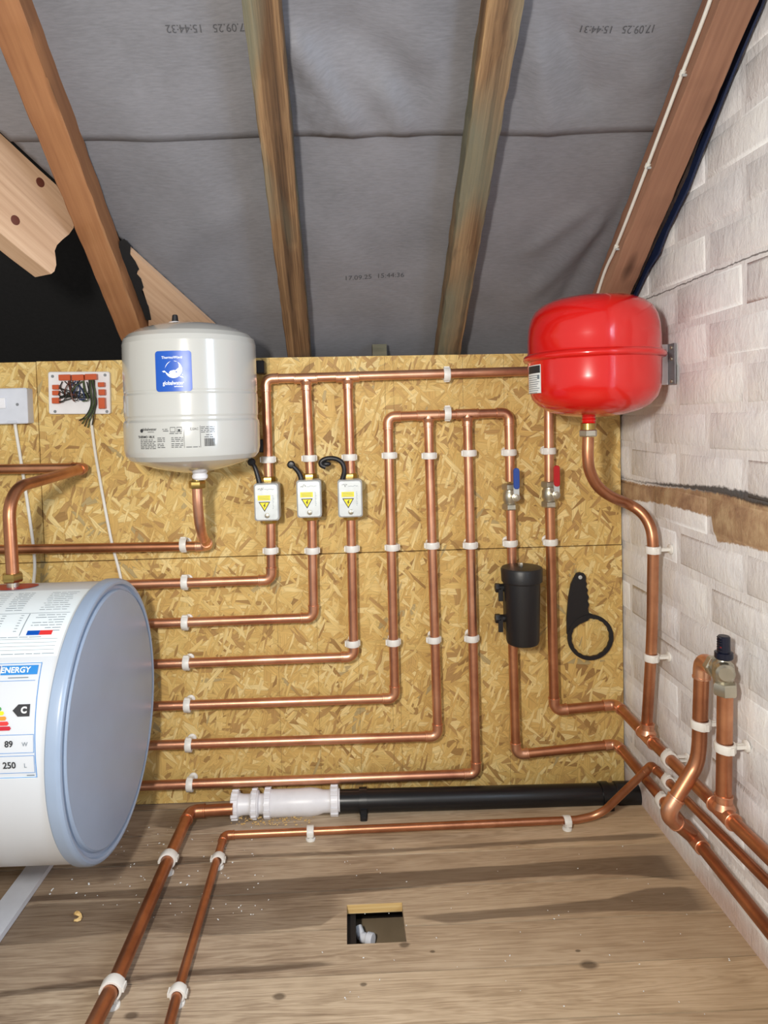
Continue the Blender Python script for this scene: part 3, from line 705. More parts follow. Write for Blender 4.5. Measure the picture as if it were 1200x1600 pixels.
# riser to the red vessel
t = thing('copper_riser', 'swan-necked copper riser from under the red vessel down the white wall', 'pipe', R_(1015, 1000, 0))
VR = W(919, 683, .262)
r1, r2, r3, r4 = W(920, 742, .262), R_(985, 790, .052), R_(1019, 836, .037), tA1+Vector((0, .004, .025))
pA = W(917, 745, .258); pB = W(1017, 815, .19); pB = R_(1021, 790, .037)
path = [VR, W(918, 715, .262), W(921, 738, .259), W(934, 762, .250), W(957, 778, .236), R_(980, 786, .075), R_(1003, 800, .050), R_(1017, 822, .039), R_(1021, 850, .037), R_(1020, 900, .037), R_(1019, 1000, .037), r4]
def smooth(p, k=3):
    for _ in range(k):
        q = [p[0]]
        for a, b in zip(p[:-1], p[1:]): q += [a*.75+b*.25, a*.25+b*.75]
        p = q+[p[-1]]
    return p
B().tube(smooth(path), .0112, 18).build('pipe', M['copper_red'], t)
# swan pipe from safety valve down to the low wall pipe
t = thing('copper_discharge_pipe', 'bent copper discharge pipe from the safety valve to a low elbow near the floor', 'pipe', R_(1095, 1150, 0))
sv = R_(1127, 1045, .037)
s0, s1 = R_(1118, 1045, .040), R_(1097, 1030, .040)
e1 = R_(1041, 1272, .105); j0 = jB
p1, p2 = R_(1094, 1120, .040), R_(1092, 1188, .042)
elbow(s0, s1, p1, .0128, t)
B().tube(smooth([s1+(p1-s1).normalized()*.026, p1, p2, p2+(e1-p2)*.35, e1+(p2-e1).normalized()*.026], 3), .0128, 18).build('pipe', M['copper_red'], t)
elbow(p2, e1, j0, .0128, t); B().tube([e1+(j0-e1).normalized()*.026, j0], .0128, 18).build('pipe', M['copper_red'], t)
B().cyl(j0+(endB-j0).normalized()*.03, j0-(endB-j0).normalized()*.035, .0142, 18, bev=.001).build('tee_sleeve', M['copper_fit'], t)
# riser to safety valve
t = thing('copper_riser', 'straight copper riser under the brass safety valve on the white wall', 'pipe', R_(1132, 1200, 0))
B().tube([tA2+Vector((0, 0, .025)), R_(1133, 1080, .037)], .0126, 18).build('pipe', M['copper_red'], t)
# small pipe: across the floor, up to the wall, between the two wall pipes
RS = .0080
t = thing('small_copper_pipe', 'thin copper pipe crossing the floor then rising to run between the two wall pipes', 'pipe', FL(600, 1295))
wc = R_(1018, 1196, .040); w1 = R_(1045, 1222, .036); w2 = R_(1215, 1393, .036)
fA = [FL(228, 1740, .018), FL(277, 1553, .018), FL(350, 1305, .018), FL(600, 1294, .018), FL(900, 1281, .018), FL(938, 1273, .024)]
run(t, [fA[0], fA[1], fA[2], fA[3], fA[4], fA[5], wc, w1, w2, w2+(w2-w1)*.8], 'sessbess', RS, 'copper_red', .05, 'copper_red')
# larger floor pipe
t = thing('copper_pipe', 'thick copper floor pipe running from the white waste trap towards the viewer', 'pipe', FL(250, 1380))
hf = .030
run(t, [FL(364, 1264, hf), FL(297, 1268, hf), FL(262, 1345, hf), FL(182, 1530, hf), FL(136, 1622, hf), FL(110, 1700, hf)], 'essb', .0125, 'copper_red', .12, 'copper_red')

# white vessel tail
WVY = .165
t = thing('copper_pipe', 'copper tail pipe below the white vessel elbowing into a level run to the left', 'pipe', W(310, 850, 0))
path = [W(308, 762, WVY), W(309, 790, WVY), W(312, 822, WVY-.01), W(318, 842, .10)]
B().tube(smooth(path), .0108, 18).build('pipe', M['copper'], t)
run(t, [W(315, 836, .115), W(326, 853, .036), W(100, 857, .036), W(-150, 861, .036)], 'es', RP, 'copper_red')
# pipe out of the hot water cylinder
TY, TX, TZ, TR = -.340, -.442, .3705, .245
t = thing('copper_pipe', 'bent copper pipe rising from the hot water cylinder then left along the wall', 'pipe', W(15, 800, 0))
dT = -TY
run(t, [W(20, 900, dT), W(12, 765, dT-.005), W(134, 731, .036), W(-200, 736, .036)], 'be', .0112, 'copper_red', .06, 'copper_red')

# ================================================================ PIPE CLIPS
def clip(r, h, mat='clip', wd=.015, foot=True, ang0=0):
    """local: Z out of the surface, X along the pipe, pipe axis at z = h"""
    t = thing('pipe_clip', 'x', 'pipe clip')
    n = 22; a0, a1 = radians(-90), radians(270); ro, ri = r+.0042, r+.0006; b = B(); vs = []
    for i in range(n):
        a = a0+(a1-a0)*i/n
        rr = ro+(.0012 if abs(i-n*.28) < 1 or abs(i-n*.72) < 1 else 0)
        for x, q in ((-wd/2, ri), (-wd/2, rr-.0006), (-wd/2+.0012, rr), (wd/2-.0012, rr), (wd/2, rr-.0006), (wd/2, ri)): vs.append((x, q*cos(a), h+q*sin(a)))
    m = 6; fs = [(i*m+k, i*m+(k+1) % m, ((i+1) % n)*m+(k+1) % m, ((i+1) % n)*m+k) for i in range(n) for k in range(m)]
    b.add(vs, fs); b.box((0, ro+.001, h+.001), (wd*.8, .004, .007)); b.box((0, -ro-.001, h-.002), (wd*.8, .003, .006)); b.build('clip_band', M[mat], t, local=True)
    s = B(); zt = h-r-.0015
    if zt > .004:
        s.box((0, -.004, zt/2), (.006, .0035, zt)).box((0, .004, zt/2), (.006, .0035, zt)).lathe((0, 0, 0), (0, 0, 1), [(0, .0105), (.003, .0105), (.0045, .008)], 16)
    else: s.box((0, 0, .002), (wd, r*1.6, .003))
    s.build('clip_base', M[mat], t, local=True); return t
protoclips = {}
GRP = {}
def put_clip(pos, along, out, r, h, label, group, wd=.015, mat='clip', roll=0):
    """pos = pipe axis point; out = surface normal"""
    key = (round(r, 4), round(h, 4), wd, mat); z = Vector(out).normalized(); x = Vector(along); x = (x-z*x.dot(z)).normalized(); y = z.cross(x)
    o = copy_tree(protoclips[key]) if key in protoclips else clip(r, h, mat, wd)
    protoclips.setdefault(key, o)
    o.location = Vector(pos)-z*h; o.rotation_euler = Matrix((x, y, z)).transposed().to_euler()
    o['label'] = label; o['group'] = group; o['category'] = 'pipe clip'; return o
BK = (0, -1, 0); UP = (0, 0, 1); XX = (1, 0, 0)
vert = {'the valve boxes': [(419, 718, 'first'), (483.5, 716, 'second'), (546, 714.5, 'third')]}
G1 = 'white clips on upright pipes on the OSB'; G2 = 'white clips on level pipes on the OSB'; G3 = 'white clips on the floor pipes'; G4 = 'white clips on the gable wall pipes'
ordn = ['first', 'second', 'third', 'fourth', 'fifth', 'sixth', 'seventh', 'eighth']
for k, (x, y) in enumerate([(419, 718), (483.5, 716), (546, 714.5), (608.5, 711.5), (670.7, 712), (732.7, 708), (795, 707), (857, 704.7)]):
    put_clip(W(x, y, OF), UP, BK, RP, OF, 'white clip on the %s upright pipe from the left, top row' % ordn[k], G1)
for k, (x, y) in enumerate([(423, 860), (488, 860), (550, 857), (613, 855), (674.7, 852), (735, 851.7), (797, 848.7), (860, 847)]):
    put_clip(W(x, y, OF), UP, BK, RP, OF, 'white clip on the %s upright pipe from the left, middle row at the board joint' % ordn[k], G1)
for k, (x, y) in zip((2, 3, 4, 5), [(551, 1005), (614.5, 1003), (677.7, 999), (737, 997)]):
    put_clip(W(x, y, OF), UP, BK, RP, OF, 'white clip on the %s upright pipe from the left, bottom row' % ordn[k], G1)
put_clip(W(698, 585, OF), XX, BK, RP, OF, 'white clip standing on the outer manifold top pipe', G2)
put_clip(W(699, 646, OF), XX, BK, RP, OF, 'white clip on the inner manifold top pipe', G2)
put_clip(W(287, 851, OF), XX, BK, RP, OF, 'white clip on the level pipe under the white vessel', G2)
for k, (x, y) in enumerate([(289, 910), (289.5, 973), (291.5, 1036), (293, 1102), (295, 1164), (297, 1226)]):
    put_clip(W(x, y, OF), XX, BK, RP, OF, 'white clip on the %s level pipe right of the cylinder, counted downwards' % ordn[k], G2)
d1 = FL(182, 1530, hf)-FL(262, 1345, hf)
put_clip(FL(263, 1342, hf), d1, UP, .0125, hf, 'white clip on the thick floor pipe near its elbow', G3, .018)
put_clip(FL(176, 1543, hf), d1, UP, .0125, hf, 'white clip on the thick floor pipe nearest the viewer', G3, .018)
d2 = fA[2]-fA[1]
put_clip(FL(341, 1342, .018), d2, UP, RS, .018, 'white clip on the thin floor pipe beside its left corner', G3)
put_clip(FL(278, 1551, .018), d2, UP, RS, .018, 'white clip on the thin floor pipe nearest the viewer', G3)
put_clip(FL(485, 1299, .018), XX, UP, RS, .018, 'white clip on the thin pipe below the black waste bracket at left', G3)
put_clip(FL(886, 1283, .018), XX, UP, RS, .018, 'white clip on the thin pipe in front of the right end of the waste pipe', G3)
XN = (-1, 0, 0)
put_clip(R_(1020.5, 859, .037), UP, XN, .0112, .037, 'white clip on the red vessel riser, upper one', G4)
put_clip(R_(1018, 1027, .037), UP, XN, .0112, .037, 'white clip on the red vessel riser, lower one', G4)
put_clip(R_(1095, 1131, .040), UP, XN, .0128, .040, 'white clip on the bent discharge pipe', G4)
put_clip(R_(1133, 1167, .037), UP, XN, .0126, .037, 'white clip on the riser under the safety valve', G4)
put_clip(R_(1046, 1186, .037), tA2-tA1, XN, .0113, .037, 'white clip on the upper sloping wall pipe', G4)
put_clip(R_(1044, 1221, .036), w2-w1, XN, RS, .036, 'white clip on the thin wall pipe by its elbow', G4)
put_clip(R_(1036, 1252, .0385), endB-jB, XN, RP, .0385, 'white clip on the lowest wall pipe behind the bent pipe', G4)

# ================================================================ VALVE BOXES
def mesh_scribble(fn, u0, u1, v, amp, n, rr):
    pts = []
    for i in range(n+1): pts.append((u0+(u1-u0)*i/n, v+rr.uniform(-amp, amp)))
    b = B()
    for (a, c), (d, e_) in zip(pts[:-1], pts[1:]):
        L = hypot(d-a, e_-c) or 1; nx, ny = -(e_-c)/L*.0003, (d-a)/L*.0003
        b.add([fn(a+nx, c+ny), fn(d+nx, e_+ny), fn(d-nx, e_-ny), fn(a-nx, c-ny)], [(0, 1, 2, 3)])
    return b
boxes = [((418, 783), 'first', 'black cable stub beside the white vessel'), ((483.5, 778), 'second', 'with a short black cable stub leaning left'), ((547, 777.5), 'third', 'with a looped black cable curling left')]
for k, ((px, py), od, ex) in enumerate(boxes):
    c = W(px, py, .062); t = thing('valve_box', '%s silver valve box, %s' % (od, ex), 'valve', W(px, py, 0), group='motorised valve boxes')
    wd, hh, dp = .055, .084, .044
    B().rbox(c, (wd, dp, hh), .006, 1).build('box_cover', M['steel'], t)
    fy = c.y-dp/2-.0003
    fn = lambda u, v, c=c, fy=fy: Vector((c.x+u, fy, c.z+v))
    B().box((c.x, c.y+dp/2+.002, c.z), (wd*.8, .004, hh*.8)).build('back_plate', M['steel_dark'], t)
    B().hexn(Vector((c.x, -OF, c.z+hh/2-.004)), Vector((c.x, -OF, c.z+hh/2+.012)), .0165).build('compression_nut', M['brass'], t)
    B().hexn(Vector((c.x, -OF, c.z-hh/2-.012)), Vector((c.x, -OF, c.z-hh/2+.004)), .0165).build('compression_nut', M['brass'], t)
    patch(fn, -.019, .009, .004, .0155, 1, 1).build('yellow_label', M['yellow'], t)
    fn2 = lambda u, v, c=c, fy=fy: Vector((c.x+u, fy-.0003, c.z+v))
    l_ = B()
    for r in range(3): l_ = patch(fn2, -.0165, .0065, .0125-r*.0035, .0133-r*.0035, 1, 1, l_)
    l_.build('print_lines', M['ink_soft'], t)
    B().add([fn(-.0175, .001), fn(.0085, .001), fn(-.0045, -.0215)], [(0, 2, 1)]).build('warning_triangle', M['ink'], t)
    tr_ = B().add([fn2(-.0145, -.0008), fn2(.0055, -.0008), fn2(-.0045, -.0180)], [(0, 2, 1)]).build('warning_triangle_fill', M['yellow'], t)
    fn3 = lambda u, v, c=c, fy=fy: Vector((c.x+u, fy-.0006, c.z+v))
    B().add([fn3(-.003, -.0022), fn3(-.0075, -.0085), fn3(-.0045, -.0082), fn3(-.0062, -.0135), fn3(-.001, -.0070), fn3(-.004, -.0074), fn3(-.0012, -.0022)], [(0, 1, 2, 5, 6), (2, 3, 4, 5)]).build('warning_bolt', M['ink'], t)
    l_ = B()
    for r in range(9): l_ = patch(fn2, .0135, .0135+.004*(.5+.5*((r*7) % 5)/5), .014-r*.0036, .0149-r*.0036, 1, 1, l_)
    l_.build('print_lines', M['ink_soft'], t)
    rr = random.Random(k+3)
    mesh_scribble(fn2, -.018, -.006, .030, .0035, 10, rr).build('handwriting', M['ink'], t)
    mesh_scribble(fn2, -.004, .018, .0285, .0014, 12, rr).build('handwriting', M['ink_soft'], t)
    B().lathe(Vector((c.x+.001, fy+.0002, c.z-.030)), Vector((0, -1, 0)), [(0, .0058), (.003, .0054), (.004, .003)], 16).build('reset_button', M['nickel'], t)
    # black cable gland and stub
    g0 = Vector((c.x-.017, c.y+.004, c.z+hh/2-.002))
    q = [W(393, 722, .055), W(455, 726, .06), None][k]
    if q is not None:
        p = smooth([g0, g0+Vector((-.003, .0, .014)), g0.lerp(q, .7)+Vector((.003, 0, .002)), q], 2)
        B().tube(p, [.0065-.0022*i/len(p) for i in range(len(p))], 12).build('cable', M['black'], t)
        B().lathe(q+Vector((0, .004, 0)), Vector((0, -1, 0)), [(0, .004), (.002, .009), (.006, .009), (.009, .006), (.0095, .003)], 16).build('cable_end', M['black'], t)
    else:
        pp = [g0, W(539, 735, .06), W(535, 722, .06), W(524, 716, .06), W(510, 716, .06), W(501, 721, .06), W(501, 727, .06), W(509, 730, .06)]
        B().tube(smooth(pp, 2), .0055, 12).build('cable', M['black'], t)
        B().ball(W(510, 725, .06), .008, 8, (1.3, .8, .8)).build('cable_end', M['black'], t)

# ================================================================ LEVER VALVES
def ball_valve(px, py, col, label):
    a = W(px, py, OF); t = thing('lever_valve', label, 'valve', Vector((a.x, 0, a.z))); z = Vector((0, 0, 1))
    B().lathe(a-z*.018, z, [(0, .0135), (.006, .0138), (.010, .0165), (.026, .0165), (.030, .0138), (.036, .0135)], 24).build('body', M['nickel'], t)
    B().hexn(a+z*.016, a+z*.030, .0185).build('nut', M['nickel'], t); B().hexn(a-z*.030, a-z*.016, .0185).build('nut', M['nickel'], t)
    s = a+Vector((.006, -.016, .002)); B().cyl(s, s+Vector((0, -.018, 0)), .0068, 14, bev=.001).build('stem', M['nickel'], t)
    m = B().lathe(s+Vector((0, -.018, 0)), Vector((0, -1, 0)), [(0, .0098), (.002, .0098), (.0032, .0065), (.005, .006), (.006, .003)], 8)
    m.build('spindle_nut', M['nickel'], t)
    c = s+Vector((.001, -.018, 0)); B().rbox(c+Vector((0, -.001, .016)), (.013, .003, .03), .002, 1).build('lever_arm', M['steel'], t)
    B().rbox(c+Vector((0, -.0025, .043)), (.0135, .007, .048), .0062, 1).build('lever_grip', M[col], t)
ball_valve(796.5, 776, 'blue_handle', 'lever valve with blue handle above the black filter')
ball_valve(858, 772, 'red_handle', 'lever valve with red handle under the red vessel')

# ================================================================ FILTER AND SPANNER
c = W(816, 945, .085); t = thing('water_filter', 'black cylindrical magnetic filter with screw cap on the seventh upright pipe', 'filter', W(816, 945, 0)); z = Vector((0, 0, 1))
zb, zc, ztop = W(816, 1006, .085).z, W(814, 908, .085).z, W(812, 886, .085).z
B().lathe((c.x, c.y, zb), z, [(0, .030), (.003, .035), (.010, .0370), (zc-zb-.004, .0405), (zc-zb, .0405)], 36).build('body', M['black'], t)
B().lathe((c.x, c.y, zc-.002), z, [(0, .0415), (.002, .0425), (.003, .0455), (ztop-zc-.002, .0465), (ztop-zc+.002, .044), (ztop-zc+.004, .030)], 36).build('cap', M['black'], t)
B().hexn((c.x-.002, c.y, ztop+.001), (c.x-.002, c.y, ztop+.010), .006).build('bleed_screw', M['nickel'], t)
B().rbox((c.x-.013, c.y+.042, (zb+zc)/2+.01), (.034, .034, .13), .006, 1).build('bracket', M['black'], t)
for py in (918, 966):
    q = W(790, py, .07); b = B().cyl(q+Vector((.02, 0, 0)), q+Vector((-.014, 0, 0)), .009, 14, bev=.001); b.hexn(q+Vector((-.012, 0, 0)), q+Vector((-.024, 0, 0)), .011)
    b.box(q+Vector((-.013, -.006, -.012)), (.010, .007, .034)); b.build('isolating_tap', M['black'], t)
RPf = c.x
t = thing('filter_spanner', 'flat black ring spanner hanging on the OSB right of the filter', 'spanner', W(920, 960, 0))
cc = W(921.5, 995, .006); ro, ri = W(957, 995, .006).x-cc.x, W(950.5, 995, .006).x-cc.x
n = 72; vs = []
for i in range(n):
    a = 2*pi*i/n; r_ = ri+.0014*abs(sin(a*9)); R1 = ro
    for q, d in ((r_, 0), (R1, 0), (R1, -.006), (r_, -.006)): vs.append(cc+Vector((q*cos(a), d, q*sin(a))))
b = B().add(vs, [(i*4+k, i*4+(k+1) % 4, ((i+1) % n)*4+(k+1) % 4, ((i+1) % n)*4+k) for i in range(n) for k in range(4)])
hp = [(885, 990), (884.5, 965), (887, 935), (891, 912), (898, 898)]
hd = [(900, 895), (905, 893.5), (911, 895), (914.5, 900), (914, 907), (916, 911), (914.5, 916), (917.5, 921), (916, 926), (919, 932), (917, 938), (919.5, 944), (917.5, 950), (919, 957), (925, 959), (917, 969), (905, 974), (895, 982), (892, 992)]
b.prism([W(x, y, .0055) for x, y in hp+hd], (0, -.005, 0)); b.build('spanner_body', M['black'], t)
B().lathe(W(906.5, 902, .0105), Vector((0, -1, 0)), [(0, .0048), (.0015, .0046), (.0022, .0015)], 14).build('hanging_screw', M['steel'], t)

# ================================================================ SAFETY VALVE
c = R_(1130, 1047, .037); t = thing('safety_valve', 'nickel-plated safety valve with ribbed dark blue cap on the white wall', 'valve', R_(1130, 1047, 0))
B().lathe(c-z*.030, z, [(0, .0150), (.012, .0150), (.016, .0165), (.030, .0175), (.040, .0165), (.046, .011), (.052, .010)], 24).build('body', M['nickel'], t)
B().hexn(R_(1133, 1085, .037), R_(1133, 1066, .037), .0195).build('nut', M['nickel'], t)
b = B().cyl(c+Vector((0, .010, .006)), R_(1119, 1042, .040), .0155, 20, bev=.001); b.build('outlet_socket', M['nickel'], t)
B().hexn(R_(1119, 1042, .040)+Vector((0, -.003, 0)), R_(1119, 1042, .040)+Vector((0, .012, 0)), .0185).build('nut', M['nickel'], t)
q = c+Vector((-.004, -.010, .002)); B().lathe(q, Vector((-.35, -1, 0)), [(0, .0155), (.012, .0150), (.016, .011)], 20).build('side_plug', M['nickel'], t)
k0 = R_(1131, 1029, .037); k1 = R_(1132, 994, .037)
B().lathe(k0, z, [(0, .013), (.002, .0145), (.011, .0145), (.012, .0105), (k1.z-k0.z-.002, .0100), (k1.z-k0.z, .0085)], 24).build('cap', M['knobblue'], t)
b = B()
for i in range(6): b.box(k0+Vector((-.0100, -.004, .016+i*.0042)), (.0025, .011, .0016))
b.build('cap_ribs', M['knobblue'], t)
B().box(k0+Vector((-.0088, -.0062, .020)), (.002, .002, .003)).build('red_dot', M['redprint'], t)

# ================================================================ WASTE PIPE AND TRAP
WR = .0255
wy = .030
wl, wr_ = W(525, 1252, .056), W(1012, 1240, .056)
t = thing('waste_pipe', 'black plastic waste pipe along the floor edge of the OSB', 'pipe', (.2, -.056, wl.z))
B().cyl(wl, wr_, WR, 32, bev=.001).build('pipe', M['blackpipe'], t)
B().cyl(W(960, 1241, .056), wr_+Vector((.002, 0, 0)), WR+.003, 32, bev=.002).build('socket', M['blackpipe'], t)
for px, lab in ((567, 'black waste pipe bracket next to the white trap'), (943, 'black waste pipe bracket near the gable wall')):
    f = (px-525)/(1012-525); c = wl.lerp(wr_, f)
    k = thing('waste_bracket', lab, 'bracket', c-Vector((0, 0, c.z)), group='black waste pipe brackets')
    n = 24; vs = []; 
    for i in range(n):
        a = 2*pi*i/n
        for x, q in ((-.009, WR+.0003), (-.009, WR+.0035), (.009, WR+.0035), (.009, WR+.0003)): vs.append(c+Vector((x, q*cos(a), q*sin(a))))
    B().add(vs, [(i*4+j, i*4+(j+1) % 4, ((i+1) % n)*4+(j+1) % 4, ((i+1) % n)*4+j) for i in range(n) for j in range(4)]).build('bracket_ring', M['blackpipe'], k)
    B().box(c+Vector((0, -WR-.004, -.014)), (.015, .008, .020)).rbox((c.x, c.y-WR-.006, .004), (.016, .030, .008), .004, 2).box((c.x, c.y-WR-.004, c.z/2-.012), (.012, .006, max(.01, c.z-.024))).build('bracket_foot', M['blackpipe'], k)
t = thing('waste_trap', 'white waterless waste trap valve joining copper to the black pipe', 'trap', (wl.x-.1, -.056, wl.z))
u0, u1 = W(361, 1258, .056), W(531, 1251, .056); d = (u1-u0); L = d.length; dn_ = d.normalized()
def at(px): return (px-361)/(531-361)*L
B().lathe(u0, d, [(0, .016), (.001, .0235), (at(372), .0255), (at(381), .0225), (at(391), .0225), (at(392), .028), (at(404), .029), (at(406), .022), (at(412), .022), (at(425), .0300), (at(465), .0295), (at(485), .0305), (at(497), .028), (at(506), .0245), (at(516), .0245), (L, .0262)], 40).build('trap_body', M['whiteplastic'], t)
def nut(a, b_, r):
    m = B(); m.lathe(u0+dn_*at(a), d, [(0, r-.002), (.002, r), (at(b_)-at(a)-.002, r), (at(b_)-at(a), r-.002)], 36)
    x, y = frame(dn_)
    for i in range(14):
        a_ = 2*pi*i/14; p = u0+dn_*(at(a)+at(b_))/2+(x*cos(a_)+y*sin(a_))*(r+.0006); m.box(p, (at(b_)-at(a)-.003, .005, .0035), Matrix.Rotation(0, 3, 'X') if 0 else Matrix((dn_, (x*-sin(a_)+y*cos(a_)), (x*cos(a_)+y*sin(a_)))).transposed())
    m.build('compression_nut', M['whiteplastic'], t)
nut(362, 374, .0305); nut(393, 403, .0315); nut(413, 424, .0325); nut(516, 529, .0325)

# ================================================================ VESSELS
def cyl_hit(px, py, cx, cy, r):
    """pixel -> (u arc from the side facing -Y, z) on a vertical cylinder"""
    q = ray(px, py); a = q[0]**2+q[1]**2; ox, oy = CAM[0]-cx, CAM[1]-cy; b_ = ox*q[0]+oy*q[1]; c_ = ox*ox+oy*oy-r*r
    tt = (-b_-sqrt(max(0, b_*b_-a*c_)))/a; p = CAM+q*tt; return atan2(p[0]-cx, -(p[1]-cy))*r, p[2]
wc_ = W(299, 620, WVY); vx, vy, VRr = wc_.x+.001, -WVY, .1375
zz = lambda py: W(299, py, WVY).z
t = thing('expansion_vessel', 'large white enamel expansion vessel with a blue square label', 'vessel', (vx, vy, zz(738)))
zb = zz(739)
P_ = [(739, .004), (738, .020), (735, .045), (729, .080), (722, .110), (716, .1275), (709, .1352), (700, .1377), (664, .1380), (659, .1372), (655.5, .1345), (652, .1345), (649, .1358), (619, .1358), (616, .1344), (614, .1344), (612, .1352), (560, .1352), (541, .1350), (533, .1325), (526, .124), (518, .105), (511, .075), (507, .040), (505.5, .012)]
B().lathe((vx, vy, zb), z, [(zz(p)-zb, r) for p, r in P_], 72).build('shell', M['white_enamel'], t, 12)
tz = zz(505.5); B().lathe((vx-.024, vy-.02, tz-.006), z, [(0, .014), (.006, .013), (.008, .008)], 20).build('valve_seat', M['whiteplastic'], t)
B().lathe((vx-.024, vy-.02, tz), z, [(0, .007), (.002, .0068), (.014, .0055), (.0155, .004)], 16).build('air_valve_cap', M['black'], t)
B().lathe((vx+.011, vy, zz(750)), z, [(0, .012), (.004, .016), (.009, .0165), (.013, .014), (.018, .018)], 20).build('neck', M['whiteplastic'], t)
bp = W(308, 757, WVY); B().hexn(bp-z*.008, bp+z*.008, .0175).cyl(bp+z*.006, bp+z*.016, .010, 14).build('compression_nut', M['brass'], t)
B().rbox((vx+.128, -.02, zz(568)), (.02, .035, .03), .004, 1).build('wall_bracket', M['black'], t)
B().rbox((vx+.130, -.02, zz(703)), (.022, .035, .03), .004, 1).build('wall_bracket', M['black'], t)
def surf(cx, cy, r): return lambda u, v: Vector((cx+(r)*sin(u/r), cy-r*cos(u/r), v))
# blue label
ua, za = cyl_hit(242, 549, vx, vy, .1355); ub_, zb_ = cyl_hit(301, 611, vx, vy, .1355)
s1_ = surf(vx, vy, .1357); uc = (ua+ub_)/2; hw = (ub_-ua)/2; zc_ = (za+zb_)/2; hh = (za-zb_)/2
def rrect(fn, u0, u1, v0, v1, r, n=12):
    """rounded rectangle laid on a surface as vertical strips"""
    b = B(); us = [u0+r*(1-cos(pi/2*i/4)) for i in range(5)]+[u0+r+(u1-u0-2*r)*i/n for i in range(1, n)]+[u1-r*(1-cos(pi/2*(4-i)/4)) for i in range(5)]
    vs = []
    for u in us:
        dd = max(0, u0+r-u, u-(u1-r)); o_ = r-sqrt(max(0, r*r-dd*dd)); vs += [fn(u, v0+o_), fn(u, v1-o_)]
    return b.add(vs, [(2*i, 2*i+2, 2*i+3, 2*i+1) for i in range(len(us)-1)])
rrect(s1_, uc-hw, uc+hw, zc_-hh, zc_+hh, .006).build('blue_label', M['blue_print'], t)
s2_ = surf(vx, vy, .1359); L2 = hw*2
def S(u, v, s2_=s2_): return s2_(uc+u*L2, zc_+v*L2)     # label units -.5 .. .5
text('ThermoWave', .10, lambda a, b: S(a-.03, b+.37), M['label_white'], t, bold=.001)
text('TM', .035, lambda a, b: S(a+.235, b+.385), M['label_white'], t)
text('globalwater', .15, lambda a, b: S(a-.01, b-.325), M['label_white'], t, bold=.002, squash=.82)
text('solutions', .065, lambda a, b: S(a+.135, b-.415), M['label_white'], t, bold=.001)
def blob(pts, name='globe_mark', mat='label_white'):
    b = B().add([S(x, y) for x, y in pts], [tuple(range(len(pts)))]); return b.build(name, M[mat], t, normals=False)
# globe: crescent body, top arc and splashes
gc = (.01, .045); gr = .235
def arcband(a0, a1, r0, r1, off=(0, 0), n=18):
    b = B(); vs = []
    for i in range(n+1):
        a = radians(a0+(a1-a0)*i/n); k = sin(pi*i/n)
        ri_ = r1+(r0-r1)*k; vs += [S(gc[0]+gr*r1*cos(a), gc[1]+gr*r1*sin(a)), S(gc[0]+off[0]+gr*ri_*cos(a), gc[1]+off[1]+gr*ri_*sin(a))]
    return b.add(vs, [(2*i, 2*i+2, 2*i+3, 2*i+1) for i in range(n)])
arcband(-170, 60, .38, 1.0).build('globe_mark', M['label_white'], t, normals=False)
arcband(62, 88, .95, 1.0).build('globe_mark', M['label_white'], t, normals=False); arcband(105, 172, .93, 1.0).build('globe_mark', M['label_white'], t, normals=False)
blob([(-.07, .01), (.03, .03), (.12, .0), (.15, -.06), (.08, -.12), (-.05, -.10), (-.12, -.04)])
blob([(.06, .02), (.14, .08), (.19, .12), (.21, .02), (.15, -.05)])
b = B().add([s2_(uc+x*L2, zc_+y*L2)+Vector((0, -.0002, 0)) for x, y in ((.06, -.02), (.085, .0), (.115, -.025), (.105, -.045), (.075, -.04))], [(0, 1, 2, 3, 4)]); b.build('globe_land', M['blue_print'], t, normals=False)
blob([(-.31, .0), (-.24, .02), (-.20, -.02), (-.26, -.035)]); blob([(.16, -.135), (.25, -.145), (.28, -.19), (.21, -.175)]); blob([(.23, -.10), (.26, -.08), (.26, -.11)])
# data label, printed directly on the enamel
def vpix(px, py): return cyl_hit(px, py, vx, vy, .138)
s3_ = surf(vx, vy, .1383)
A0, A1 = vpix(219, 668), vpix(340, 698)
def D_(x, y): return s3_(A0[0]+(A1[0]-A0[0])*x, A0[1]+(A1[1]-A0[1])*y)
Wd = A1[0]-A0[0]; Hd = A0[1]-A1[1]
DT = lambda x, y: (lambda a, b: s3_(A0[0]+Wd*x+a, A0[1]-Hd*y+b))
text('globalwater', .0075, DT(.14, .10), M['ink'], t, bold=.0001); text('solutions', .004, DT(.17, .22), M['ink'], t)
B().add([D_(.025+.025*cos(a*pi/6), .16+.09*sin(a*pi/6)) for a in range(12)], [tuple(range(12))]).build('round_mark', M['ink'], t, normals=False)
text('THERMO 18LX', .0062, DT(.09, .46), M['ink'], t, bold=.0002)
text('CE', .008, DT(.665, .13), M['ink'], t); text('EAC', .0062, DT(.735, .13), M['ink'], t)
b = B(); rr = random.Random(4)
def dl(x0, x1, y, h=.03):
    x = x0
    while x < x1-.01:
        w2_ = min(rr.uniform(.02, .07), x1-x)
        patch(D_, x, x+w2_, y, y+h, 2, 1, b); x += w2_+.012
for y in (.58, .66, .74, .82, .90, .98): dl(0, .235 if y > .6 else .2, y)
for y in (.50, .58, .66, .78, .86, .94): dl(.26, .36, y); dl(.44, .585, y)
for y in (.03, .11, .19, .27): dl(.80, .97, y)
dl(.86, .95, .40); dl(.84, .95, .50); dl(.62, .78, .95); dl(.33, .40, .10); dl(.34, .41, .18); dl(.42, .57, .30)
for x in (.595, .79): patch(D_, x, x+.004, -.02, 1.0, 1, 3, b)
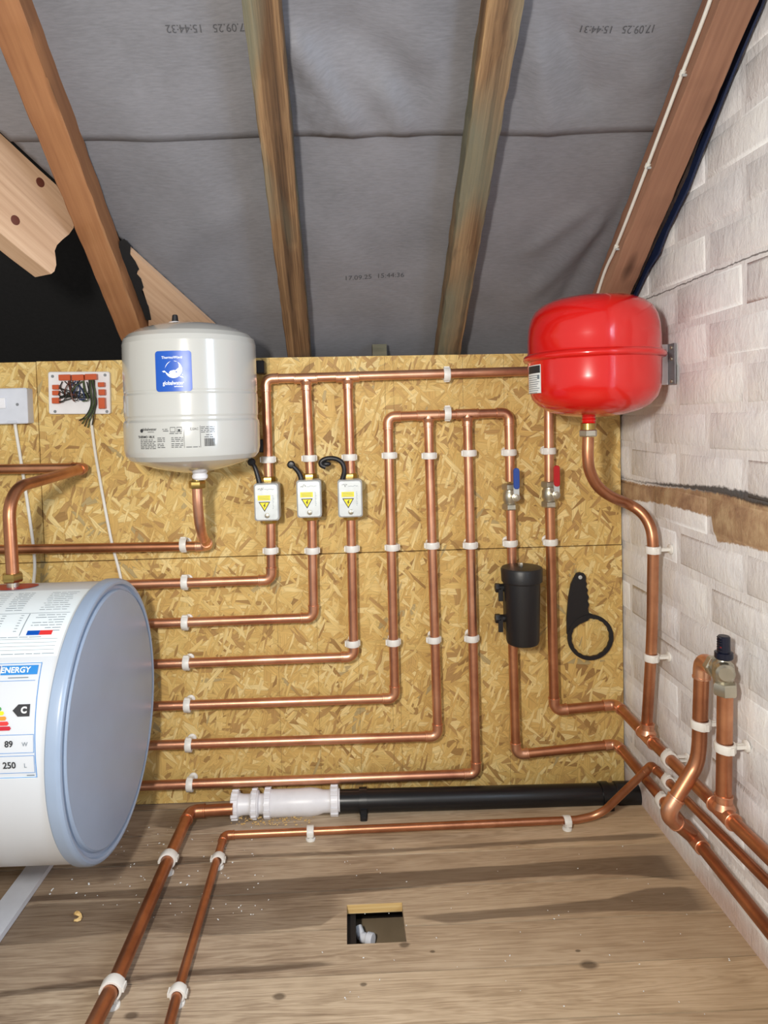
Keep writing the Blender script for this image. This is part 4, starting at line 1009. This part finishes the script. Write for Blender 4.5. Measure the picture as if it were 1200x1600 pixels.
for x0, x1 in ((.43, .49), (.51, .57)):
    for a in (x0, x1): patch(D_, a, a+.004, .02, .25, 1, 1, b)
    for a in (.02, .23): patch(D_, x0, x1, a, a+.025, 2, 1, b)
patch(D_, .525, .555, .12, .22, 1, 1, b)
x = .84
while x < .97:
    w2_ = rr.uniform(.003, .008); patch(D_, x, x+w2_, .58, .95, 1, 1, b); x += w2_+rr.uniform(.003, .006)
b.build('data_print', M['ink'], t, normals=False)
# red vessel
RVY = .252
rc = W(926.5, 560, RVY); rx, ry = rc.x, -RVY
zr = lambda py: W(931.5, py, RVY).z
t = thing('expansion_vessel', 'red enamel expansion vessel with a clamped middle rim on the gable wall', 'vessel', (rx, ry, zr(650)))
Q_ = [(652, 0.0039), (651, 0.0290), (648, 0.0580), (642, 0.0851), (634, 0.1044), (622, 0.1185), (608, 0.1247), (592, 0.1262), (566, 0.1265), (564, 0.1272), (562.5, 0.1330), (560, 0.1354), (557, 0.1354), (554, 0.1330), (552, 0.1276), (549, 0.1262), (530, 0.1259), (512, 0.1243), (498, 0.1204), (486, 0.1127), (477, 0.1006), (470, 0.0822), (466, 0.0561), (464.5, 0.0290), (464, 0.0039)]
zb = zr(652); B().lathe((rx, ry, zb), z, [(zr(p)-zb, r) for p, r in Q_], 72).build('shell', M['red_enamel'], t, 40)
nb = W(920, 663, .262); B().lathe(nb, z, [(0, .0125), (.003, .0135), (.005, .0125), (.009, .0138), (.012, .0125), (.018, .0145), (.030, .019)], 20).build('neck', M['red_enamel'], t)
q = W(919, 672, .262); B().cyl(q, q+z*.014, .0145, 20, bev=.001).build('union', M['brass'], t); B().hexn(q-z*.013, q+z*.001, .0178).build('compression_nut', M['nickel'], t)
q = W(855, 479, .18); B().cyl(q-z*.03, q+z*.004, .005, 12, bev=.001).build('air_valve_cap', M['black'], t)
ua, za = cyl_hit(830, 575, rx, ry, .1262); ub_, zb_ = cyl_hit(845.5, 613, rx, ry, .1262)
s4 = surf(rx, ry, .1267); s5 = surf(rx, ry, .1270); zt4 = cyl_hit(845, 569, rx, ry, .1262)[1]
ua = ub_-.058
patch(s4, ua, ub_, zb_-.001, zt4, 10, 1).build('paper_label', M['label_white'], t)
patch(s5, ua+.003, ub_-.0025, zt4-.016, zt4-.0015, 8, 1).build('label_header', M['ink'], t)
b = B()
for i in range(9): patch(s5, ua+.004, ub_-.005-.004*(i % 3), zt4-.021-i*.0042, zt4-.0198-i*.0042, 6, 1, b)
patch(s5, ub_-.012, ub_-.005, zt4-.028, zt4-.021, 1, 1, b); b.build('print_lines', M['ink_soft'], t)
# its wall bracket
c = R_(1050, 568, 0); ya = W(1040, 568, 0)
t = thing('vessel_bracket', 'galvanised steel angle bracket clamping the red vessel rim to the white wall', 'bracket', (XR, -.30, zr(600)))
yb = R_(1046.5, 568, .002).y; yc = R_(1057, 568, .002).y; zt_, zb_ = R_(1047, 538, .002).z, R_(1047, 601, .002).z
B().box((XR-.0045, (yb+yc)/2, (zt_+zb_)/2), (.003, abs(yb-yc), zt_-zb_)).build('wall_flange', M['steel_dark'], t)  # shaded face of the same steel angle, given a darker colour
xl = XR-.030
B().box(((xl+XR)/2-.004, yb, zt_-.018), (XR-xl-.006, .003, .036)).box(((xl+XR)/2-.004, yb, zb_+.018), (XR-xl-.006, .003, .036)).box((XR-.014, yb+.0012, (zt_+zb_)/2), (.016, .003, zt_-zb_-.001)).build('front_flange', M['whiteplastic'], t)  # lamp-lit face of the steel angle, its brightness put into a white material
b = B()
for dzz in (.010, .032, -.034): b.lathe((XR-.0062, (yb+yc)/2-.002, (zt_+zb_)/2+dzz), Vector((-1, 0, 0)), [(0, .004), (.002, .0035), (.003, .001)], 10)
b.build('screw', M['nickel'], t)
B().box((rx+.136, yb+.012, zr(557)), (.014, .022, .018)).build('rim_clamp', M['black'], t)

# ================================================================ HOT WATER CYLINDER
ta = -.0095; TU = Vector((cos(ta), sin(ta), 0)); TV = Vector((-sin(ta), cos(ta), 0)); TC = Vector((TX, TY, TZ))
t = thing('hot_water_cylinder', 'large white horizontal hot water cylinder with grey-blue end lid', 'cylinder', TC-Vector((.5, 0, TR)))
LW = .024
B().lathe(TC-TU*(LW+.0), -TU, [(-.01, TR-.006), (0, TR-.004), (.004, TR-.004), (1.12, TR-.004), (1.15, TR-.02), (1.16, TR-.06)], 96).build('casing', M['tank'], t)
B().lathe(TC-TU*LW, TU, [(0, TR-.001), (.002, TR+.0005), (LW-.008, TR+.0005), (LW-.004, TR-.0008), (LW-.001, TR-.0035), (LW, TR-.007), (LW-.001, TR-.0105), (LW-.0065, TR-.013), (LW-.0065, TR-.019), (LW-.0015, TR-.021), (LW+.0005, TR-.0235), (LW+.001, TR-.06), (LW+.001, .004)], 96).build('end_lid', M['lid'], t, 25)
# surface coordinates: a = distance from the lid edge towards the left, th = angle from the side facing the viewer, up positive
def tank_hit(px, py):
    q = Vector(ray(px, py)); o = Vector(CAM)-TC; r = TR-.004
    qa, oa = q-TU*q.dot(TU), o-TU*o.dot(TU); a, b_, c_ = qa.dot(qa), qa.dot(oa), oa.dot(oa)-r*r
    tt = (-b_-sqrt(max(0, b_*b_-a*c_)))/a; p = o+q*tt; return -p.dot(TU), atan2(p.z, -p.dot(TV))*r
def TS(u, v, lift=.0006):
    r = TR-.004; a = v/r; return TC-TU*u+(-TV*cos(a)+Vector((0, 0, 1))*sin(a))*(r+lift)
# energy label: x grows to the right (towards the lid)
eR, eT = tank_hit(66.5, 1035); eR2, eB = tank_hit(58.5, 1214)
EW = .105
def E_(x, y, lift=.0010): return TS(eR+(eR2-eR)*y+(1-x)*EW, eT+(eB-eT)*y, lift)
def epix(px, py):
    u, v = tank_hit(px, py); y_ = (v-eT)/(eB-eT); return 1-(u-eR-(eR2-eR)*y_)/EW, y_
EH = eT-eB
rrect(lambda u, v: TS(-u+(eR2-eR)*(v-eT)/(eB-eT), v, .0007), -(eR+EW), -eR+.001, eB-.001, eT+.001, .004).build('energy_label', M['label_cool'], t)
b = B()
def frame_lines(x0, x1, y0, y1, w_, b):
    for (a0_, a1_, c0, c1) in ((x0, x1, y0, y0+w_*EW/EH), (x0, x1, y1-w_*EW/EH, y1), (x0, x0+w_, y0, y1), (x1-w_, x1, y0, y1)): patch(lambda u, v: E_(u, v), a0_, a1_, c0, c1, 6, 6, b)
frame_lines(.0, 1.0, 0, 1, .010, b)
b.build('label_border', M['lblue'], t, normals=False)
x0, y0 = epix(4, 1041); x1, y1 = epix(62, 1052.5)
patch(lambda u, v: E_(u, v, .0012), x0, .955, .025, .112, 6, 3).build('energy_header', M['lblue'], t, normals=False)
ex, ey = epix(25, 1046.5)
text('ENERGY', .0125, lambda a, c: E_(ex+a/EW, .07-c/EH, .0015), M['label_white'], t, bold=.0003, squash=1.0)
b = B(); patch(lambda u, v: E_(u, v, .0012), .02, x0-.02, .025, .112, 3, 2, b); b.build('flag_ground', M['blue_print'], t, normals=False)
b = B(); patch(lambda u, v: E_(u, v, .0014), .02, x0-.02, .058, .080, 3, 1, b); patch(lambda u, v: E_(u, v, .0014), .16, .19, .025, .112, 1, 2, b); b.build('flag_cross', M['redprint'], t, normals=False)
for (tip, yc_, m_) in (((3, 1108), 0, 'green'), ((7, 1114.5), 0, 'yellow'), ((10.5, 1122.5), 0, 'orange'), ((14, 1130.5), 0, 'redprint'), ((17.5, 1138), 0, 'crimson')):
    tx, ty = epix(*tip); h = .0175; k_ = h*EH/EW
    vs = [E_(.05, ty-h, .0012), E_(tx-k_*.7, ty-h, .0012), E_(tx, ty, .0012), E_(tx-k_*.7, ty+h, .0012), E_(.05, ty+h, .0012)]
    B().add(vs, [(0, 4, 3, 2, 1)]).build('rating_bar', M[m_], t, normals=False)
cx0, cy0 = epix(20, 1110.5); cx1, _ = epix(47, 1109); h = .052
B().add([E_(cx1, cy0-h, .0012), E_(cx0+.08, cy0-h, .0012), E_(cx0, cy0, .0012), E_(cx0+.08, cy0+h, .0012), E_(cx1, cy0+h, .0012)], [(0, 4, 3, 2, 1)]).build('class_arrow', M['ink'], t, normals=False)
text('C', .0125, lambda a, c: E_(cx1-.085+a/EW, cy0-c/EH, .0015), M['label_white'], t, bold=.0006)
b = B(); _, ya_ = epix(50, 1147); _, yb_ = epix(50, 1176); _, yc_ = epix(50, 1180); _, yd_ = epix(50, 1207)
frame_lines(.05, epix(53, 1160)[0], ya_, yb_, .006, b); frame_lines(.05, epix(54.5, 1195)[0], yc_, yd_, .006, b); patch(lambda u, v: E_(u, v), .05, .94, .165, .169, 6, 1, b)
b.build('label_border', M['lblue'], t, normals=False)
for s_, (px, py), sz, mm in (('89', (14, 1163), .0125, 'ink'), ('W', (39, 1163), .0085, 'ink_soft'), ('250', (15, 1196), .0130, 'ink'), ('L', (40, 1196), .0090, 'ink_soft')):
    qx, qy = epix(px, py); text(s_, sz, lambda a, c, qx=qx, qy=qy: E_(qx+a/EW, qy-c/EH, .0014), M[mm], t, bold=.0003 if mm == 'ink' else 0)
b = B(); rr = random.Random(8)
qx, qy = epix(48, 1211); patch(lambda u, v: E_(u, v, .0013), qx-.05, qx+.06, qy-.006, qy+.003, 2, 1, b)
qx, qy = epix(30, 1059); patch(lambda u, v: E_(u, v, .0013), qx-.16, qx+.14, .135, .143, 2, 1, b); patch(lambda u, v: E_(u, v, .0013), .05, .22, .14, .148, 2, 1, b)
b.build('small_print', M['ink_soft'], t, normals=False)
# instruction label above
iR, iT = tank_hit(118, 914)
iT = tank_hit(60, 923)[1]; iB = tank_hit(60, 1026)[1]; i0 = LW+.004
patch(lambda u, v: TS(u, v, .0005), i0, i0+.27, iB, iT, 10, 12).build('instruction_label', M['label_cool'], t, normals=False)
b = B(); bs = B(); IH = iT-iB
def I_(u, v, l=.0009): return TS(i0+.006+u, iT-.006-v, l)
def line(u0, u1, v, h, bb, seg=True):
    u = u0
    while u < u1-.002:
        w2_ = min(rr.uniform(.006, .022), u1-u) if seg else u1-u
        patch(lambda a, c: I_(a, c), u, u+w2_, v, v+h, 2, 1, bb); u += w2_+.002
v = .006
while v < IH*.40:
    line(.005+rr.uniform(0, .01), .055, v, .0011, b); line(.085, .115, v, .0013, b); line(.125, .15, v, .0008, bs); v += .0062
patch(lambda a, c: I_(a, c), .0, .24, IH*.43, IH*.43+.0008, 6, 1, b)
v = IH*.46
while v < IH*.70:
    line(.004, .055 if rr.random() < .7 else .03, v, .0012, b); line(.075, .08, v, .0012, bs); line(.105, .112, v, .0012, bs); line(.13, .15, v, .0012, bs); line(.16, .2, v, .0012, b); v += .0058
for v in (IH*.77, IH*.81, IH*.85, IH*.89): line(.002, .23, v, .0006, bs, False)
line(.03, .2, IH*.745, .0010, bs); line(.0, .16, IH*.93, .0011, b)
patch(lambda a, c: I_(a, c), .066, .0672, IH*.44, IH*.73, 1, 8, b)
b.build('print_lines', M['ink_soft'], t, normals=False); bs.build('print_lines', M['ink_soft'], t, normals=False)
la, lv = tank_hit(42, 990); lb, _ = tank_hit(62, 989); lc, _ = tank_hit(82, 988)
patch(lambda u, v: TS(u, v, .0011), lb, la, lv-.004, lv+.005, 3, 1).build('blue_strip', M['blue_print'], t, normals=False)
patch(lambda u, v: TS(u, v, .0011), lc, lb, lv-.004, lv+.005, 3, 1).build('red_strip', M['redprint'], t, normals=False)
# red disc round the top outlet and the brass union
ou, ov = tank_hit(18, 912); ov = (TR-.004)*pi/2-.0
bt = TC-TU*0+Vector((0, 0, TR)); 
op = W(20, 905, dT)
ou = -(op-TC).dot(TU)
b = B(); n = 36; rv_ = ov-tank_hit(20, 923)[1]; ru_ = ou-tank_hit(54, 919)[0]
b.add([TS(ou, ov, .0013)]+[TS(ou+ru_*cos(2*pi*i/n), ov+rv_*sin(2*pi*i/n), .0013) for i in range(n)], [(0, i+1, (i+1) % n+1) for i in range(n)]); b.build('red_disc', M['redring'], t, normals=False)
q = Vector((op.x, op.y, TC.z+TR-.004))
B().cyl(q, q+z*.016, .011, 16).build('outlet_stub', M['nickel'], t); B().hexn(q+z*.010, q+z*.026, .0185).build('outlet_nut', M['brass'], t)
# stand
st = thing('cylinder_stand', 'white metal floor rail of the stand under the hot water cylinder', 'stand', (TX-.2, TY, 0))
ra, rb = FL(57, 1356, .012), FL(0, 1434, .012); rd = (ra-rb).normalized(); sd_ = rd.cross(z).normalized()
pa, pb = ra+rd*.30, rb-rd*.25; hw_ = .024
B().prism([pa+sd_*hw_, pb+sd_*hw_, pb-sd_*hw_, pa-sd_*hw_], (0, 0, -.011)).build('rail', M['greywhite'], st)
mid = Vector((pa.x*.5+pb.x*.5, TY, 0))
for dx in (0, -.75):
    B().prism([Vector((TX-.2+dx, TY+s_*.16, .0)) for s_ in ()] or [Vector((TX-.40+dx, TY-.13, .012)), Vector((TX-.40+dx, TY+.13, .012)), Vector((TX-.40+dx, TY+.13, .155)), Vector((TX-.40+dx, TY+.07, .134)), Vector((TX-.40+dx, TY, TZ-TR+.002)), Vector((TX-.40+dx, TY-.07, .134)), Vector((TX-.40+dx, TY-.13, .155))], (-.03, 0, 0)).build('cradle', M['steel'], st)
B().prism([p+Vector((-.75, 0, 0)) for p in (pa+sd_*hw_, pb+sd_*hw_, pb-sd_*hw_, pa-sd_*hw_)], (0, 0, -.011)).build('rail', M['steel'], st)

# ================================================================ ELECTRICAL BITS AT THE LEFT
t = thing('junction_board', 'open white junction plate with orange connectors and tangled wires on the OSB', 'junction box', W(125, 615, 0))
bl_, br_ = W(78, 583, .008), W(172, 581, .008); c = W(125, 614, .006)
wd, hg = W(173, 614, .006).x-W(77, 614, .006).x, W(125, 582, .006).z-W(125, 648, .006).z
B().rbox(c, (wd, .010, hg), .005, 1, Matrix.Rotation(radians(1.2), 3, 'Y')).build('back_plate', M['whiteplastic'], t)
def J(x, y, o_=.012): return W(x, y, o_)
b = B()
for x, y in ((82, 588), (164, 586), (86, 643), (167, 643)): b.lathe(J(x, y, .0112), Vector((0, -1, 0)), [(0, .0036), (.0012, .0030)], 12)
b.build('screw', M['steel_dark'], t)
for (x, y, w_, h_) in ((102, 590, 18, 9), (123, 590, 18, 9), (143, 589, 18, 9), (88, 605, 10, 7), (88, 614, 10, 7), (88, 626, 11, 9), (159, 601, 10, 7), (160, 613, 10, 9), (160, 630, 10, 17)):
    p = J(x, y, .017); B().rbox(p, (w_*.00147, .012, h_*.00147), .0012, 1).build('connector', M['connector'], t)
rr = random.Random(2)
for i in range(26):
    a = J(96+rr.random()*54, 594+rr.random()*3, .020) if i % 3 else J(93, 605+rr.random()*24, .02); e_ = J(100+rr.random()*44, 612+rr.random()*14, .014+rr.random()*.02)
    m1 = a.lerp(e_, .5)+Vector((rr.uniform(-.012, .012), -.012*rr.random(), rr.uniform(-.012, .006)))
    col = ('wire_dark', 'wire_brown', 'wire_blue', 'wire_green', 'wire_dark')[int((a.x-J(96, 600).x)/.018*1.2) % 5] if i % 4 else 'wire_dark'
    B().tube(smooth([a, m1, e_, e_+Vector((rr.uniform(-.02, .02), .004, rr.uniform(-.008, .008)))], 2), .0013, 6).build('wire', M[col], t)
for i, (x0, xe, ye) in enumerate(((141, 124, 657), (143, 128, 662), (145, 132, 666), (147, 137, 668), (149, 144, 664), (146, 129, 655))):
    B().tube(smooth([J(x0-2, 594, .02), J(x0+rr.uniform(-3, 3), 612, .03), J(x0+2, 628, .026), J(x0-1+rr.uniform(-2, 3), 640, .02), J((x0+xe)/2, 652, .02), J(xe, ye, .014)], 2), .0014, 6).build('wire', M['wire_green' if i % 2 else 'wire_dark'], t)
t = thing('fused_switch', 'white fused switch box at the left frame edge on the OSB', 'switch', W(10, 635, 0))
c = W(8, 635, .014); B().rbox(c, (W(46, 635, 0).x-W(-32, 635, 0).x, .030, W(8, 608, 0).z-W(8, 663, 0).z), .004, 1).build('box', M['greywhite'], t)
c = W(0, 630, .030); B().rbox(c+Vector((-.004, 0, 0)), (.034, .006, .024), .002, 1).build('rocker', M['whiteplastic'], t)
B().lathe(W(27, 632, .0292), Vector((0, -1, 0)), [(0, .0035), (.0008, .003)], 12).build('screw', M['steel_dark'], t)
p0 = W(22, 661, .02); B().add([p0+Vector((-.012, -.004, 0)), p0+Vector((.012, -.004, 0)), p0+Vector((.004, -.004, .016)), p0+Vector((-.004, -.004, .016)), p0+Vector((-.012, -.012, 0)), p0+Vector((.012, -.012, 0))], [(0, 1, 5, 4), (4, 5, 2, 3), (0, 4, 3), (1, 2, 5)]).build('cable_entry', M['greywhite'], t)
o = B().tube(smooth([W(23, 659, .014), W(26, 680, .008), W(32, 715, .007), W(39, 760, .007), W(45, 800, .007), W(52, 850, .007), W(55, 885, .009), W(52, 915, .03)], 2), .0036, 10).build('cable', M['cable']); tag(o, 'white cable from the fused switch down behind the hot water cylinder', 'cable')
o = B().tube(smooth([W(141, 642, .012), W(144, 670, .009), W(149, 710, .007), W(158, 760, .007), W(167, 810, .007), W(176, 855, .007), W(186, 890, .007), W(193, 925, .009)], 2), .0034, 10).build('cable', M['cable']); tag(o, 'white cable hanging from the junction plate down behind the cylinder lid', 'cable')
# cable along the right rafter
xs = .563-.004
def XP(px, py, x=xs):
    r = ray(px, py); return Vector(CAM+r*((x-CAM[0])/r[0]))
pts = [XP(1122, -40), XP(1107, 10), XP(1066, 114), XP(1012, 259), XP(963, 386), XP(946, 420), XP(934, 458), XP(930, 475)]
o = B().tube(smooth(pts, 2), .0032, 10).build('cable', M['cable']); tag(o, 'white cable running down the side of the right-hand rafter to the red vessel', 'cable')
for (px, py), lab in (((1066.7, 114), 'topmost'), ((1012, 258.7), 'middle'), ((963, 386), 'lowest')):
    p = XP(px, py); k = thing('cable_clip', 'small white cable clip on the right rafter, %s of three' % lab, 'cable clip', p, group='cable clips on the right rafter')
    B().tube([p-US*.0035, p+US*.0035], .0048, 10).build('clip_hook', M['cable'], k); B().cyl(p+NV*-.007+Vector((.004, 0, 0)), p+NV*-.007+Vector((-.003, 0, 0)), .0022, 8).build('nail', M['steel'], k)
q = XP(932, 466); o = B().cyl(q-z*.02, q+z*.006, .0045, 12, bev=.001).build('cable_gland', M['black']); tag(o, 'small black gland where the white cable meets the red vessel', 'cable gland')

# ================================================================ SMALL THINGS
# plastic fitting seen through the hole
t = thing('plastic_fitting', 'small white plastic pipe fitting lying in the access hole', 'fitting', FL(570, 1462, zp))
a, b_, c_ = FL(559, 1449, zp+.022), FL(565, 1464, zp+.014), FL(580, 1468, zp+.016)
B().tube([a, b_], .0085, 14).tube([b_, c_], .0090, 14).build('elbow_body', M['whiteplastic'], t)
B().cyl(c_-(c_-b_).normalized()*.008, c_+(c_-b_).normalized()*.004, .0115, 18, bev=.001).build('collar', M['whiteplastic'], t)
# curled wood shaving
p = FL(122, 1437); o = B().tube(smooth([p+Vector((-.010, .010, .004)), p+Vector((-.003, .004, .010)), p+Vector((.006, .001, .006)), p+Vector((.004, -.008, .005)), p+Vector((-.002, -.012, .008))], 1), [.002, .003, .004, .004, .003, .003, .004, .003, .002, .002], 6).build('wood_shaving', M['chipedge'], ang=20)
tag(o, 'small curled pale wood shaving on the floorboards left of the thick pipe', 'shaving')
def crumbs(name, label, spots, mat, cat):
    b = B(); rr = random.Random(len(spots))
    for x, y, s_ in spots:
        p = FL(x, y); R3 = Matrix.Rotation(rr.uniform(0, 6), 3, 'Z') @ Matrix.Rotation(rr.uniform(-.5, .5), 3, 'X'); b.box(p+Vector((0, 0, s_*.3+.0008)), (s_*rr.uniform(.7, 2.2), s_, s_*.5), R3)
    o = b.build(name, M[mat]); tag(o, label, cat, None, 'stuff')
rr = random.Random(12)
crumbs('sawdust', 'pale sawdust crumbs on the floor around the white waste trap', [(rr.gauss(420, 32), rr.uniform(1275, 1290), rr.uniform(.0012, .003)) for _ in range(130)], 'chipedge', 'sawdust')
crumbs('plaster_crumbs', 'white crumbs scattered on the boards around the floor pipes', [(rr.uniform(150, 420), rr.uniform(1290, 1440), rr.uniform(.0008, .002)) for _ in range(90)]+[(rr.uniform(60, 140), rr.uniform(1370, 1400), rr.uniform(.001, .003)) for _ in range(9)]+[(rr.uniform(500, 1150), rr.uniform(1310, 1590), rr.uniform(.0008, .0016)) for _ in range(60)], 'label_white', 'crumbs')
